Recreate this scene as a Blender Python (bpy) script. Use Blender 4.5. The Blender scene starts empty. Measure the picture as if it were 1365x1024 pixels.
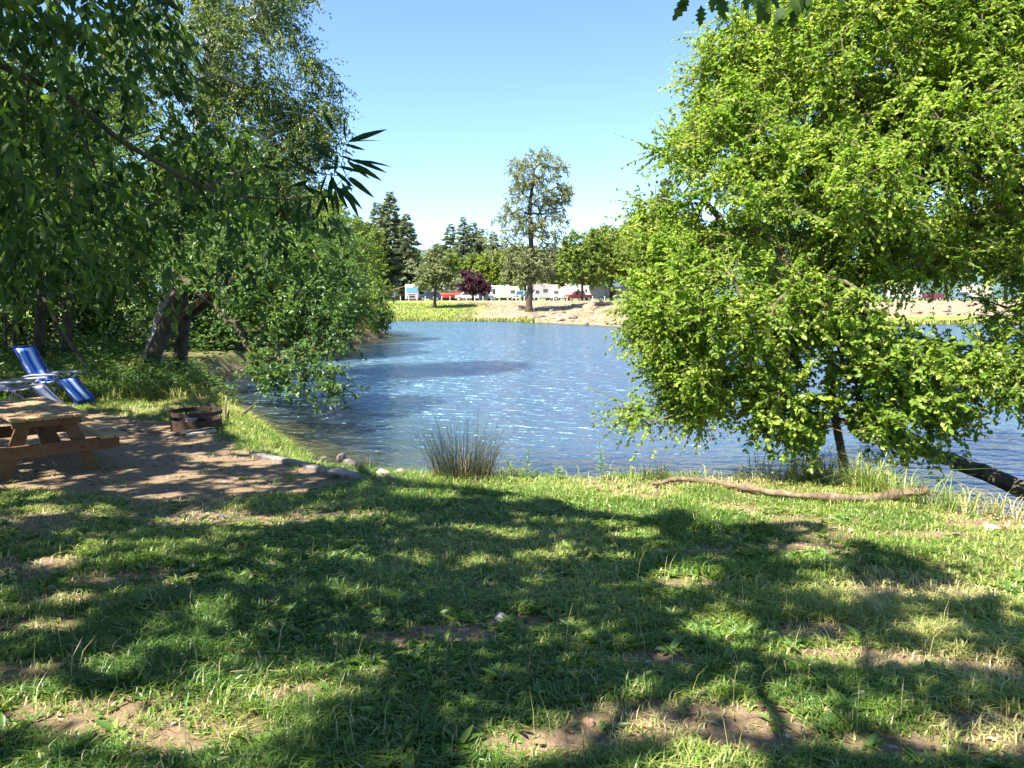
import bpy, math, random
import numpy as np
from mathutils import Vector, Matrix
PI = math.pi
random.seed(11)
RG = np.random.default_rng(11)
scene = bpy.context.scene
COL = scene.collection

# ------------------------------------------------------------------ camera
CAM = np.array([0.0, 0.0, 1.65]); PITCH = math.radians(6.4); FOC = 1010.0
FW = np.array([0, math.cos(PITCH), -math.sin(PITCH)]); UP = np.array([0, math.sin(PITCH), math.cos(PITCH)])
def ray(px, py):
    d = FW + np.array([1.0, 0, 0]) * (px - 682.5) / FOC - UP * (py - 512) / FOC
    return d
def at(px, py, y):
    d = ray(px, py); return CAM + d * (y / d[1])
def project(P):
    Q = np.asarray(P, float) - CAM
    f = Q @ FW; f = np.where(np.abs(f) < 1e-3, 1e-3, f)
    return 682.5 + FOC * Q[..., 0] / f, 512 - FOC * (Q @ UP) / f, f

cam = bpy.data.cameras.new('camera'); cam.sensor_width = 36; cam.lens = FOC / 1365 * 36
cam.clip_start = 0.05; cam.clip_end = 6000
co = bpy.data.objects.new('camera', cam); COL.objects.link(co)
co.location = CAM; co.rotation_euler = (PI / 2 - PITCH, 0, 0); scene.camera = co

# ------------------------------------------------------------------ light
SUN_EL = math.radians(54); SAZ = np.array([-0.78, -0.62]); SAZ = SAZ / np.linalg.norm(SAZ)
SUN = np.array([SAZ[0] * math.cos(SUN_EL), SAZ[1] * math.cos(SUN_EL), math.sin(SUN_EL)])
w = bpy.data.worlds.new('World'); scene.world = w; w.use_nodes = True
wn = w.node_tree
sky = wn.nodes.new('ShaderNodeTexSky'); sky.sky_type = 'NISHITA'; sky.sun_disc = False
sky.sun_elevation = SUN_EL; sky.sun_rotation = math.atan2(SAZ[0], SAZ[1]) % (2 * PI)
sky.air_density = 1.0; sky.dust_density = 0.0; sky.ozone_density = 5.0; sky.altitude = 1800
bgn = wn.nodes['Background']; bgn.inputs[1].default_value = 0.092
wn.links.new(sky.outputs[0], bgn.inputs[0])
sl = bpy.data.lights.new('sun', 'SUN'); sl.energy = 5.0; sl.angle = math.radians(0.53); sl.color = (1.0, 0.93, 0.82)
so = bpy.data.objects.new('sun', sl); COL.objects.link(so)
so.rotation_euler = Vector(SUN).to_track_quat('Z', 'Y').to_euler(); so.location = (-20, -10, 30)
scene.view_settings.view_transform = 'Standard'; scene.view_settings.look = 'None'
scene.view_settings.exposure = 1.9; scene.view_settings.gamma = 1.0
scene.render.engine = 'CYCLES'
scene.cycles.max_bounces = 8; scene.cycles.transparent_max_bounces = 16
scene.cycles.transmission_bounces = 6; scene.cycles.diffuse_bounces = 4
scene.cycles.caustics_reflective = False; scene.cycles.caustics_refractive = False

# ------------------------------------------------------------------ numpy noise
_T = RG.random((256, 256))
def vnoise(x, y, s, seed=0):
    x = np.asarray(x, float) / s + 37.3 * seed; y = np.asarray(y, float) / s + 11.7 * seed
    xi = np.floor(x).astype(int); yi = np.floor(y).astype(int)
    fx = x - xi; fy = y - yi; fx = fx * fx * (3 - 2 * fx); fy = fy * fy * (3 - 2 * fy)
    a = _T[xi & 255, yi & 255]; b = _T[(xi + 1) & 255, yi & 255]
    c = _T[xi & 255, (yi + 1) & 255]; d = _T[(xi + 1) & 255, (yi + 1) & 255]
    return (a * (1 - fx) + b * fx) * (1 - fy) + (c * (1 - fx) + d * fx) * fy
def fnoise(x, y, s, seed=0, o=3):
    v = 0; a = 0.5; t = 0.0
    for k in range(o):
        v = v + a * vnoise(x, y, s / 2 ** k, seed + k * 3.1); t += a; a *= 0.55
    return v / t
def sstep(a, b, x):
    t = np.clip((x - a) / (b - a), 0, 1); return t * t * (3 - 2 * t)

# ------------------------------------------------------------------ terrain
WATER_Z = -0.85
RIVER = np.array([(60, -6), (20, 2.0), (10, 4.4), (7, 5.9), (5.3, 6.8), (4.5, 7.5), (4.3, 8.4), (3.7, 8.95), (2.5, 9.1), (0.5, 9.25), (-0.9, 9.35), (-1.8, 9.85),
    (-2.6, 10.95), (-3.3, 12.2), (-4.6, 14.4), (-6.0, 16.3), (-7.2, 18.2), (-8.9, 20.0), (-9.9, 22), (-9.7, 26), (-9.3, 32), (-9.0, 42), (-8.5, 50), (-8.9, 54),
    (-11, 58), (-18, 66), (-40, 78), (-80, 88), (-200, 95), (-200, 125), (-60, 104), (-30, 93), (-14, 88.5), (-6, 86.5), (0, 85.5), (4, 79), (8.5, 71.5), (11.5, 66),
    (20, 65), (40, 75), (90, 90), (200, 100), (200, -40)], float)
def sdist(x, y, P=RIVER):
    """signed distance to a polygon, positive inside"""
    x = np.asarray(x, float); y = np.asarray(y, float)
    best = np.full(x.shape, 1e18); ins = np.zeros(x.shape, bool)
    n = len(P)
    for i in range(n):
        ax, ay = P[i]; bx, by = P[(i + 1) % n]
        dx, dy = bx - ax, by - ay
        t = np.clip(((x - ax) * dx + (y - ay) * dy) / (dx * dx + dy * dy), 0, 1)
        best = np.minimum(best, (x - ax - t * dx) ** 2 + (y - ay - t * dy) ** 2)
        if ay != by:
            c = ((ay > y) != (by > y)) & (x < (bx - ax) * (y - ay) / (by - ay) + ax)
            ins ^= c
    d = np.sqrt(best)
    return np.where(ins, d, -d)
def landz(x, y):
    near = -0.045 * np.clip(y, -5, 9.5)
    near = near + 0.22 * sstep(-7, -13, x) * sstep(9, 16, y)
    return near
def height(x, y, rough=True):
    x = np.asarray(x, float); y = np.asarray(y, float)
    s = sdist(x, y); d = np.maximum(-s, 0)
    L = landz(x, y)
    farw = sstep(57, 63, y)
    wid = 0.75 + 0.7 * np.exp(-((x + 2.6) ** 2 + (y - 10.9) ** 2) / 2.5)
    t = sstep(0, 1, d / wid)
    h = -0.95 + (L + 0.95) * t
    rise = 0.090 * d + 0.22 * (fnoise(x, y, 6, 5) - 0.5) * sstep(0, 6, d)
    hf = -0.92 + np.minimum(rise, 2.27) + 0.0
    h = h * (1 - farw) + hf * farw
    bed = -0.95 - np.clip(0.16 * np.maximum(s, 0), 0, 1.5)
    h = np.where(s > 0, bed, h)
    if rough:
        nr = np.exp(-np.maximum(y - 14, 0) / 8)
        h = h + nr * (0.055 * (fnoise(x, y, 1.3, 2) - 0.5) + 0.03 * (fnoise(x, y, 0.32, 3) - 0.5)) * np.where(s > 0, 0.6, 1)
        h = h + (1 - nr) * 0.25 * (fnoise(x, y, 3.0, 8) - 0.5) * sstep(0.3, 3, d) * (1 - farw)
        md = np.exp(-(((x - 3.15) / 0.30) ** 2 + ((y - 5.35) / 0.2) ** 2))
        h = h + 0.07 * md
    return h
def ground(px, py, far=400):
    d = ray(px, py); ts = np.concatenate([np.arange(1.5, 30, 0.03), np.arange(30, far, 0.25)])
    P = CAM[None] + ts[:, None] * d[None]
    h = height(P[:, 0], P[:, 1])
    h = np.where(sdist(P[:, 0], P[:, 1]) > 0, WATER_Z, h)
    k = np.argmax(P[:, 2] <= h)
    return np.array([P[k, 0], P[k, 1], h[k]])
def hz(x, y):
    return float(height(np.array([x]), np.array([y]))[0])

# ------------------------------------------------------------------ object helpers
def tagp(o, label=None, cat=None, group=None, kind=None):
    if label: o['label'] = label
    if cat: o['category'] = cat
    if group: o['group'] = group
    if kind: o['kind'] = kind
    return o
def thing(name, label, cat, loc=(0, 0, 0), rz=0, group=None):
    o = bpy.data.objects.new(name, None); COL.objects.link(o)
    o.location = loc; o.rotation_euler = (0, 0, rz); o.empty_display_size = 0.2
    return tagp(o, label, cat, group)
def link(name, me, m, parent=None):
    o = bpy.data.objects.new(name, me); COL.objects.link(o)
    if m is not None: me.materials.append(m)
    if parent is not None: o.parent = parent
    return o
def npmesh(name, V, F, attrs=None, smooth=False):
    """V (n,3); F list of arrays (k,3)/(k,4); attrs {name:(per-face values)}"""
    me = bpy.data.meshes.new(name)
    V = np.asarray(V, np.float32)
    if not isinstance(F, list): F = [F]
    F = [np.asarray(f, np.int32) for f in F if len(f)]
    tot = np.concatenate([np.full(len(f), f.shape[1], np.int32) for f in F])
    idx = np.concatenate([f.ravel() for f in F])
    me.vertices.add(len(V)); me.vertices.foreach_set('co', V.ravel())
    me.loops.add(len(idx)); me.loops.foreach_set('vertex_index', idx)
    me.polygons.add(len(tot))
    st = np.concatenate([[0], np.cumsum(tot)[:-1]]).astype(np.int32)
    me.polygons.foreach_set('loop_start', st); me.polygons.foreach_set('loop_total', tot)
    me.update(calc_edges=True)
    if smooth: me.polygons.foreach_set('use_smooth', np.ones(len(tot), bool))
    for k, v in (attrs or {}).items():
        dom = 'POINT' if len(v) == len(V) and len(v) != len(tot) else 'FACE'
        a = me.attributes.new(k, 'FLOAT', dom); a.data.foreach_set('value', np.asarray(v, np.float32))
    return me
class MB:
    """collects shapes into one mesh"""
    def __init__(s): s.v = []; s.f = []
    def add(s, vs, fs):
        o = len(s.v); s.v += [tuple(map(float, p)) for p in vs]; s.f += [tuple(i + o for i in f) for f in fs]
        return s
    def box(s, c, size, rot=None, bev=0.0):
        hx, hy, hz_ = [q / 2 for q in size]; b = min(bev, hx * .9, hy * .9, hz_ * .9)
        M = Matrix.Identity(3) if rot is None else rot
        if b <= 0:
            P = [Vector((sx * hx, sy * hy, sz * hz_)) for sx in (-1, 1) for sy in (-1, 1) for sz in (-1, 1)]
            F = [(0, 1, 3, 2), (4, 6, 7, 5), (0, 4, 5, 1), (2, 3, 7, 6), (0, 2, 6, 4), (1, 5, 7, 3)]
        else:
            import bmesh
            bm = bmesh.new(); bmesh.ops.create_cube(bm, size=1)
            for q in bm.verts: q.co = Vector((q.co.x * 2 * hx, q.co.y * 2 * hy, q.co.z * 2 * hz_))
            bmesh.ops.bevel(bm, geom=bm.edges[:], offset=b, segments=1, affect='EDGES', profile=0.5)
            bm.verts.index_update(); P = [q.co.copy() for q in bm.verts]; F = [tuple(q.index for q in f.verts) for f in bm.faces]; bm.free()
        return s.add([M @ p + Vector(c) for p in P], F)
    def beam(s, a, b, wd, th, bev=0.004, up=(0, 0, 1)):
        a = Vector(a); b = Vector(b); d = (b - a); L = d.length; d.normalize()
        u = Vector(up); sd = d.cross(u)
        if sd.length < 1e-4: sd = d.cross(Vector((1, 0, 0)))
        sd.normalize(); u = sd.cross(d)
        R = Matrix((d, sd, u)).transposed()
        return s.box((a + b) / 2, (L, wd, th), R, bev)
    def tube(s, pts, rad, n=6, cap=True):
        pts = [Vector(p) for p in pts]
        if not hasattr(rad, '__len__'): rad = [rad] * len(pts)
        V = []; F = []; prev = None
        for i, p in enumerate(pts):
            d = (pts[min(i + 1, len(pts) - 1)] - pts[max(i - 1, 0)])
            d = d.normalized() if d.length > 1e-9 else Vector((0, 0, 1))
            if prev is None:
                a = d.orthogonal().normalized()
            else:
                a = (prev - d * prev.dot(d)); a = a.normalized() if a.length > 1e-6 else d.orthogonal().normalized()
            prev = a; b = d.cross(a)
            for k in range(n):
                t = 2 * PI * k / n; V.append(p + (a * math.cos(t) + b * math.sin(t)) * rad[i])
        for i in range(len(pts) - 1):
            for k in range(n):
                k2 = (k + 1) % n; F.append((i * n + k, i * n + k2, (i + 1) * n + k2, (i + 1) * n + k))
        if cap:
            F.append(tuple(range(n))[::-1]); F.append(tuple((len(pts) - 1) * n + k for k in range(n)))
        return s.add(V, F)
    def prism(s, prof, y0, y1):
        """profile in x,z pushed along y"""
        n = len(prof)
        V = [(x, y0, z) for x, z in prof] + [(x, y1, z) for x, z in prof]
        F = [tuple(range(n)), tuple(range(n, 2 * n))[::-1]] + [(i, i + n, (i + 1) % n + n, (i + 1) % n) for i in range(n)]
        return s.add(V, F)
    def lathe(s, prof, n=24, c=(0, 0, 0)):
        V = []; F = []; m = len(prof)
        for k in range(n):
            t = 2 * PI * k / n
            V += [(c[0] + r * math.cos(t), c[1] + r * math.sin(t), c[2] + z) for r, z in prof]
        for k in range(n):
            k2 = (k + 1) % n
            for i in range(m - 1): F.append((k * m + i, k2 * m + i, k2 * m + i + 1, k * m + i + 1))
        return s.add(V, F)
    def build(s, name, m, parent=None, smooth=False, bevel=0, loc=None):
        me = bpy.data.meshes.new(name); me.from_pydata(s.v, [], s.f); me.update()
        import bmesh
        bm = bmesh.new(); bm.from_mesh(me); bmesh.ops.recalc_face_normals(bm, faces=bm.faces[:])
        bm.to_mesh(me); bm.free()
        if smooth:
            me.polygons.foreach_set('use_smooth', np.ones(len(me.polygons), bool))
            me.set_sharp_from_angle(angle=math.radians(40))
        o = link(name, me, m, parent)
        if bevel:
            b = o.modifiers.new('bevel', 'BEVEL'); b.width = bevel; b.segments = 2; b.limit_method = 'ANGLE'
        if loc is not None: o.location = loc
        return o
def copy_tree(o, parent=None):
    c = o.copy(); COL.objects.link(c); c.parent = parent
    for ch in list(o.children): copy_tree(ch, c)
    return c

# ------------------------------------------------------------------ materials
def newmat(name):
    m = bpy.data.materials.new(name); m.use_nodes = True; nt = m.node_tree
    return m, nt, nt.nodes['Principled BSDF'], nt.nodes['Material Output']
def nd(nt, t, **k):
    n = nt.nodes.new(t)
    for a, b in k.items():
        if a.startswith('i_'):
            key = a[2:]
            n.inputs[int(key) if key.isdigit() else key.replace('_', ' ')].default_value = b
        else: setattr(n, a, b)
    return n
def ramp(nt, fac, stops):
    r = nt.nodes.new('ShaderNodeValToRGB'); e = r.color_ramp.elements
    while len(e) < len(stops): e.new(0.5)
    for q, (p, c) in zip(e, stops):
        q.position = p; q.color = (c, c, c, 1) if not hasattr(c, '__len__') else (*c[:3], 1)
    nt.links.new(fac, r.inputs[0]); return r.outputs[0]
def mixc(nt, fac, a, b):
    x = nt.nodes.new('ShaderNodeMix'); x.data_type = 'RGBA'
    for s, v in ((x.inputs[0], fac), (x.inputs[6], a), (x.inputs[7], b)):
        if hasattr(v, 'is_linked') or hasattr(v, 'links'): nt.links.new(v, s)
        else: s.default_value = v if not hasattr(v, '__len__') else (*v[:3], 1)
    return x.outputs[2]
def attr(nt, n):
    a = nt.nodes.new('ShaderNodeAttribute'); a.attribute_name = n; return a.outputs['Fac']
def noise(nt, scale, detail=4, rough=0.55, vec=None, sc=None, co='Object'):
    n = nd(nt, 'ShaderNodeTexNoise', i_Scale=scale, i_Detail=detail, i_Roughness=rough)
    if vec is None:
        tc = nt.nodes.new('ShaderNodeTexCoord'); vec = tc.outputs[co]
    if sc is not None:
        mp = nt.nodes.new('ShaderNodeMapping'); mp.inputs['Scale'].default_value = sc
        nt.links.new(vec, mp.inputs[0]); vec = mp.outputs[0]
    nt.links.new(vec, n.inputs['Vector']); return n.outputs['Fac']
def bump(nt, h, strength, dist, normal=None):
    b = nd(nt, 'ShaderNodeBump', i_Strength=strength, i_Distance=dist); nt.links.new(h, b.inputs['Height'])
    if normal: nt.links.new(normal, b.inputs['Normal'])
    return b.outputs[0]
def leafmat(name, stops, trans, tf=0.4, rough=0.5, spec=0.35, transboost=1.0):
    m, nt, p, out = newmat(name); L = nt.links.new
    c = ramp(nt, attr(nt, 'rnd'), stops)
    L(c, p.inputs['Base Color']); p.inputs['Roughness'].default_value = rough; p.inputs['Specular IOR Level'].default_value = spec
    t = nt.nodes.new('ShaderNodeBsdfTranslucent')
    tc = ramp(nt, attr(nt, 'rnd'), trans); L(tc, t.inputs[0])
    mx = nd(nt, 'ShaderNodeMixShader', i_0=tf); L(p.outputs[0], mx.inputs[1]); L(t.outputs[0], mx.inputs[2]); L(mx.outputs[0], out.inputs[0])
    return m
def barkmat(name, a, b, scale=14, st=0.8):
    m, nt, p, out = newmat(name); L = nt.links.new
    n = noise(nt, scale, 6, 0.65, sc=(1, 1, 0.28))
    n2 = noise(nt, scale * 0.25, 3, 0.5)
    c = ramp(nt, n, [(0.3, a), (0.7, b)])
    c = mixc(nt, ramp(nt, n2, [(0.45, 0), (0.7, 0.5)]), c, [q * 0.55 for q in a])
    L(c, p.inputs['Base Color']); p.inputs['Roughness'].default_value = 0.9; p.inputs['Specular IOR Level'].default_value = 0.2
    L(bump(nt, n, st, 0.03), p.inputs['Normal'])
    return m
def plainmat(name, c, rough=0.5, metal=0.0, var=0.12, scale=8, spec=0.5, bmp=0.0):
    m, nt, p, out = newmat(name); L = nt.links.new
    n = noise(nt, scale, 5, 0.6)
    L(mixc(nt, ramp(nt, n, [(0.3, 0), (0.75, 1)]), [q * (1 - var) for q in c], [min(1, q * (1 + var)) for q in c]), p.inputs['Base Color'])
    p.inputs['Roughness'].default_value = rough; p.inputs['Metallic'].default_value = metal; p.inputs['Specular IOR Level'].default_value = spec
    if bmp: L(bump(nt, n, bmp, 0.02), p.inputs['Normal'])
    return m
# ------------------------------------------------------------------ leaves and trees
def unit(a):
    return a / np.maximum(np.linalg.norm(a, axis=-1, keepdims=True), 1e-9)
def leafgeo(B, D, N, Ln, Wd, shape='rhomb', fold=0.22, curl=0.15, jit=0.0):
    B = np.asarray(B, float); n = len(B); D = unit(np.asarray(D, float)); N = N - (N * D).sum(1, keepdims=True) * D; N = unit(N)
    S = np.cross(N, D); Ln = np.broadcast_to(np.asarray(Ln, float), (n,))[:, None]; Wd = np.broadcast_to(np.asarray(Wd, float), (n,))[:, None]
    cl = Ln * curl * (0.5 + RG.random((n, 1)))
    def pt(t, s): return B + D * Ln * t + S * Wd * 0.5 * s + N * (fold * Wd * abs(s) - cl * t * t)
    if shape == 'rhomb':
        V = np.stack([pt(0, 0), pt(.45, 1), pt(1, 0), pt(.45, -1)], 1).reshape(-1, 3)
        o = np.arange(n)[:, None] * 4
        F = np.concatenate([o + [0, 3, 2], o + [0, 2, 1]], 1).reshape(-1, 3); rep = 2
        return V, F, rep
    if shape == 'oval':
        V = np.stack([pt(0, 0), pt(.25, .85), pt(.62, .9), pt(1, 0), pt(.62, -.9), pt(.25, -.85)], 1).reshape(-1, 3)
        o = np.arange(n)[:, None] * 6
        F = np.concatenate([o + [0, 5, 4, 3], o + [0, 3, 2, 1]], 1).reshape(-1, 4); return V, F, 2
    if shape == 'long':
        V = np.stack([pt(0, 0), pt(.18, .75), pt(.45, 1), pt(.75, .62), pt(1, 0), pt(.75, -.62), pt(.45, -1), pt(.18, -.75), pt(.2, 0), pt(.46, 0), pt(.75, 0)], 1).reshape(-1, 3)
        o = np.arange(n)[:, None] * 11
        q = [[0, 8, 1, 1], [0, 7, 8, 8], [8, 9, 2, 1], [7, 6, 9, 8], [9, 10, 3, 2], [6, 5, 10, 9], [10, 4, 3, 3], [5, 4, 10, 10]]
        T = np.concatenate([o + [0, 8, 1], o + [0, 7, 8], o + [10, 4, 3], o + [5, 4, 10], o + [8, 9, 2], o + [8, 2, 1], o + [7, 6, 9], o + [7, 9, 8],
                            o + [9, 10, 3], o + [9, 3, 2], o + [6, 5, 10], o + [6, 10, 9]], 1).reshape(-1, 3)
        return V, T, 12
    if shape == 'lobed':
        prof = [(0, .04), (.15, .3), (.22, .75), (.32, .4), (.42, 1.0), (.55, .45), (.66, .85), (.78, .35), (.9, .4), (1, .05)]
        V = np.stack([pt(t, s) for t, s in prof] + [pt(t, -s) for t, s in prof], 1).reshape(-1, 3)
        o = np.arange(n)[:, None] * 20
        F = np.concatenate([o + [i, i + 1, i + 11, i + 10] for i in range(9)], 1).reshape(-1, 4); return V, F, 9
def rnds(n): return RG.normal(size=(n, 3))
def leafobj(name, sets, m, parent=None, org=(0, 0, 0)):
    """sets: list of (V, F, rep, rnd)"""
    Vs = []; F3 = []; F4 = []; A3 = []; A4 = []; o = 0
    for V, F, rep, r in sets:
        Vs.append(V); (F3 if F.shape[1] == 3 else F4).append(F + o); (A3 if F.shape[1] == 3 else A4).append(np.repeat(r, rep)); o += len(V)
    V = np.concatenate(Vs) - np.asarray(org); Fs = []; A = []
    if F3: Fs.append(np.concatenate(F3)); A += A3
    if F4: Fs.append(np.concatenate(F4)); A += A4
    return link(name, npmesh(name, V, Fs, {'rnd': np.concatenate(A)}), m, parent)

def grow(trunk, tips, step=0.35, arc=0.08, jit=0.06, down=0.6):
    tr = [np.asarray(p, float) for p in trunk]; nodes = np.zeros((len(tips) * 40 + 400, 3)); par = np.full(len(nodes), -1); k = 0
    for a, b in zip(tr[:-1], tr[1:]):
        m = max(1, int(np.linalg.norm(b - a) / step))
        for i in range(m):
            nodes[k] = a + (b - a) * i / m + (RG.normal(size=3) * step * 0.04 if k else 0); par[k] = k - 1; k += 1
    nodes[k] = tr[-1]; par[k] = k - 1; k += 1; nt = k
    tips = np.asarray(tips, float)
    d0 = np.min(np.linalg.norm(tips[:, None] - nodes[None, :nt], axis=2), axis=1)
    tipidx = []; outs = []
    for ti in np.argsort(d0):
        t = tips[ti]; q = nodes[:k]
        c = np.linalg.norm(q - t, axis=1) + down * np.maximum(0, q[:, 2] - t[2] - 0.1)
        c[:2] += 3
        j = int(np.argmin(c)); a = nodes[j].copy(); L = np.linalg.norm(t - a); m = max(1, int(np.ceil(L / step)))
        if k + m >= len(nodes): break
        pv = j; wob = RG.normal(size=3) * jit * L
        for i in range(1, m + 1):
            f = i / m; p = a + (t - a) * f + np.sin(f * PI) * (np.array([0, 0, arc * L]) + wob)
            nodes[k] = p; par[k] = pv; pv = k; k += 1
        tipidx.append(pv); outs.append((t - a) / max(L, 1e-6))
    nodes = nodes[:k]; par = par[:k]
    cnt = np.zeros(k); cnt[tipidx] = 1
    for i in range(k - 1, 0, -1): cnt[par[i]] += cnt[i]
    return nodes, par, np.maximum(cnt, 1), np.array(tipidx), np.array(outs), nt
def limbs(mbt, mbb, nodes, par, cnt, nt, r0, rt=0.005, flare=0.6, org=(0, 0, 0), minr=0.0):
    """trunk into mbt, branches into mbb"""
    p = math.log(max(r0 / rt, 1.5)) / math.log(max(cnt[0], 3)); R = rt * cnt ** p
    z0 = nodes[0][2]; hh = nodes[:nt, 2] - z0
    ln = np.linspace(1, 0.25, nt); R[:nt] = np.maximum(R[:nt], r0 * ln * 0.8)
    R[:nt] *= 1 + flare * np.exp(-np.maximum(hh, 0) / (1.6 * r0))
    kids = [[] for _ in nodes]
    for i in range(1, len(nodes)): kids[par[i]].append(i)
    O = np.asarray(org)
    mbt.tube(nodes[:nt] - O, R[:nt], 10)
    stack = []
    for i in range(nt):
        for c in kids[i]:
            if c >= nt: stack.append((i, c))
    while stack:
        a, c = stack.pop()
        pts = [nodes[a] - O]; rad = [min(R[a], R[c] * 1.25)]
        while True:
            pts.append(nodes[c] - O); rad.append(R[c])
            ks = kids[c]
            if not ks: break
            mk = max(ks, key=lambda q: cnt[q])
            for q in ks:
                if q != mk: stack.append((c, q))
            c = mk
        if rad[0] > minr: mbb.tube(pts, rad, 7 if rad[0] > 0.05 else (5 if rad[0] > 0.015 else 4), cap=False)
def sprays(pos, out, k, m, tl, ll, lw, droop=0.15, spread=0.9, shape='rhomb', mbb=None, org=(0, 0, 0), updir=0.8, hang=0.2, keep=None, rshift=None, fold=.22):
    T = len(pos); n = T * k
    P = np.repeat(pos, k, 0); O = np.repeat(out, k, 0)
    D = unit(O * 0.55 + rnds(n) * spread * 0.6 + np.array([0, 0, -droop])); Lt = tl * (0.45 + 0.75 * RG.random(n))
    cr = np.repeat(RG.random(T), k)
    t = (np.arange(m) + 0.6)[None] / m * np.ones((n, 1)) + RG.normal(size=(n, m)) * 0.05
    sg = np.where((np.arange(m) % 2) == 0, 1.0, -1.0)[None]
    sag = np.array([0, 0, -1.0])
    Bp = P[:, None] + D[:, None] * (Lt[:, None] * t)[..., None] + sag * (droop * 0.5 * Lt[:, None] * t ** 2)[..., None]
    side = unit(np.cross(D, np.array([0, 0, 1.0])) + rnds(n) * 0.35)
    LD = D[:, None] * 0.55 + side[:, None] * (sg * np.ones((n, 1)))[..., None] * 0.85 + RG.normal(size=(n, m, 3)) * 0.3 + sag * hang
    NN = RG.normal(size=(n, m, 3)) * 0.55 + np.array([0, 0, updir])
    rn = np.clip(0.5 + 0.5 * (np.repeat(cr[:, None], m, 1) - 0.5) + RG.normal(size=(n, m)) * 0.2, 0.01, 0.99)
    Bp = Bp.reshape(-1, 3); LD = LD.reshape(-1, 3); NN = NN.reshape(-1, 3); rn = rn.ravel()
    sz = (0.7 + 0.5 * RG.random(len(Bp)))
    if keep is not None:
        kk = keep(Bp + unit(LD) * ll * 0.5); Bp, LD, NN, rn, sz = Bp[kk], LD[kk], NN[kk], rn[kk], sz[kk]
    if mbb is not None:
        for i in range(n):
            if keep is not None and not keep((P[i] + D[i] * Lt[i] * 0.8)[None])[0]: continue
            e = P[i] + D[i] * Lt[i] + sag * droop * 0.5 * Lt[i]; mid = P[i] + D[i] * Lt[i] * 0.5 + sag * droop * 0.12 * Lt[i]
            mbb.tube([P[i] - org, mid - org, e - org], [0.0055, 0.004, 0.0018], 3, cap=False)
    V, F, rep = leafgeo(Bp, LD, NN, ll * sz, lw * sz, shape, fold)
    return V, F, rep, rn
def blobpts(blobs, n, gap=0.0, gs=0.9, seed=1, shell=0.55):
    """sample points in a union of ellipsoids given as (cx,cy,cz,rx,ry,rz[,weight])"""
    B = np.array([tuple(b[:6]) for b in blobs]); wt = np.array([b[3] * b[5] * (b[6] if len(b) > 6 else 1) for b in blobs]); wt = wt / wt.sum()
    out = []
    while sum(map(len, out)) < n:
        j = RG.choice(len(B), n * 2, p=wt); u = unit(rnds(n * 2)); r = RG.random(n * 2) ** (1 / 3 * shell)
        p = B[j, :3] + u * r[:, None] * B[j, 3:6]
        if gap > 0:
            g = vnoise(p[:, 0] + 0.7 * p[:, 1], p[:, 2] - 0.6 * p[:, 1], gs, seed); p = p[g > gap]
        out.append(p)
    return np.concatenate(out)[:n]
def blob(px, py, y, rx, rz, ry=None, wt=1):
    c = at(px, py, y); s = y / FOC
    return (c[0], c[1], c[2], rx * s, ry if ry else 0.7 * min(rx, rz) * s, rz * s, wt)
def broadleaf(name, label, cat, trunk, blobs, ntips, lm, bm, r0=0.12, k=3, m=12, tl=0.5, ll=0.09, lw=0.05, droop=0.15, gap=0.25, gs=0.9, group=None,
              shape='rhomb', twigs=False, seed=1, keep=None, rt=0.005, minr=0.0, hang=0.2, extra_tips=None, step=0.35, crown='crown', updir=.8, tipkeep=None):
    org = np.asarray(trunk[0], float).copy()
    t = thing(name, label, cat, tuple(org), 0, group)
    tips = blobpts(blobs, ntips, gap, gs, seed)
    if tipkeep is not None: tips = tips[tipkeep(tips)]
    if extra_tips is not None: tips = np.concatenate([tips, extra_tips])
    nodes, par, cnt, ti, outs, nt = grow(trunk, tips, step)
    mt, mb = MB(), MB()
    limbs(mt, mb, nodes, par, cnt, nt, r0, rt, org=org, minr=minr)
    V, F, rep, rn = sprays(nodes[ti], outs, k, m, tl, ll, lw, droop, shape=shape, mbb=mb if twigs else None, org=org, keep=keep, hang=hang, updir=updir)
    mt.add(mb.v, mb.f); mt.build('trunk', bm, t, smooth=True)
    leafobj(crown, [(V, F, rep, rn)], lm, t, org)
    return t
# ------------------------------------------------------------------ ground
def axis(segs):
    out = [segs[0][0]]
    for a, b, st0, st1 in segs:
        x = a
        while x < b - 1e-6:
            f = (x - a) / (b - a); x = min(b, x + st0 + (st1 - st0) * f); out.append(x)
    return np.array(out)
GX = axis([(-1500, -80, 300, 12), (-80, -14, 6, 0.5), (-14, 9, 0.13, 0.13), (9, 80, 0.5, 6), (80, 1500, 12, 300)])
GY = axis([(-60, -4, 8, 0.6), (-4, 1.5, 0.5, 0.13), (1.5, 20, 0.1, 0.14), (20, 70, 0.3, 1.2), (70, 150, 1.0, 2.0), (150, 2500, 6, 260)])
PADPX = [(-420, 720), (-60, 655), (60, 655), (200, 668), (330, 664), (430, 658), (487, 643), (432, 627), (335, 607), (296, 594), (284, 580), (262, 566), (190, 558), (120, 548), (60, 546), (-60, 560), (-300, 580), (-700, 640)]
PAD = np.array([ground(*p)[:2] for p in PADPX])
def pad(x, y):
    return sstep(-0.28, 0.22, sdist(x, y, PAD) + 0.45 * (fnoise(x, y, 0.5, 21) - 0.5))
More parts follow.
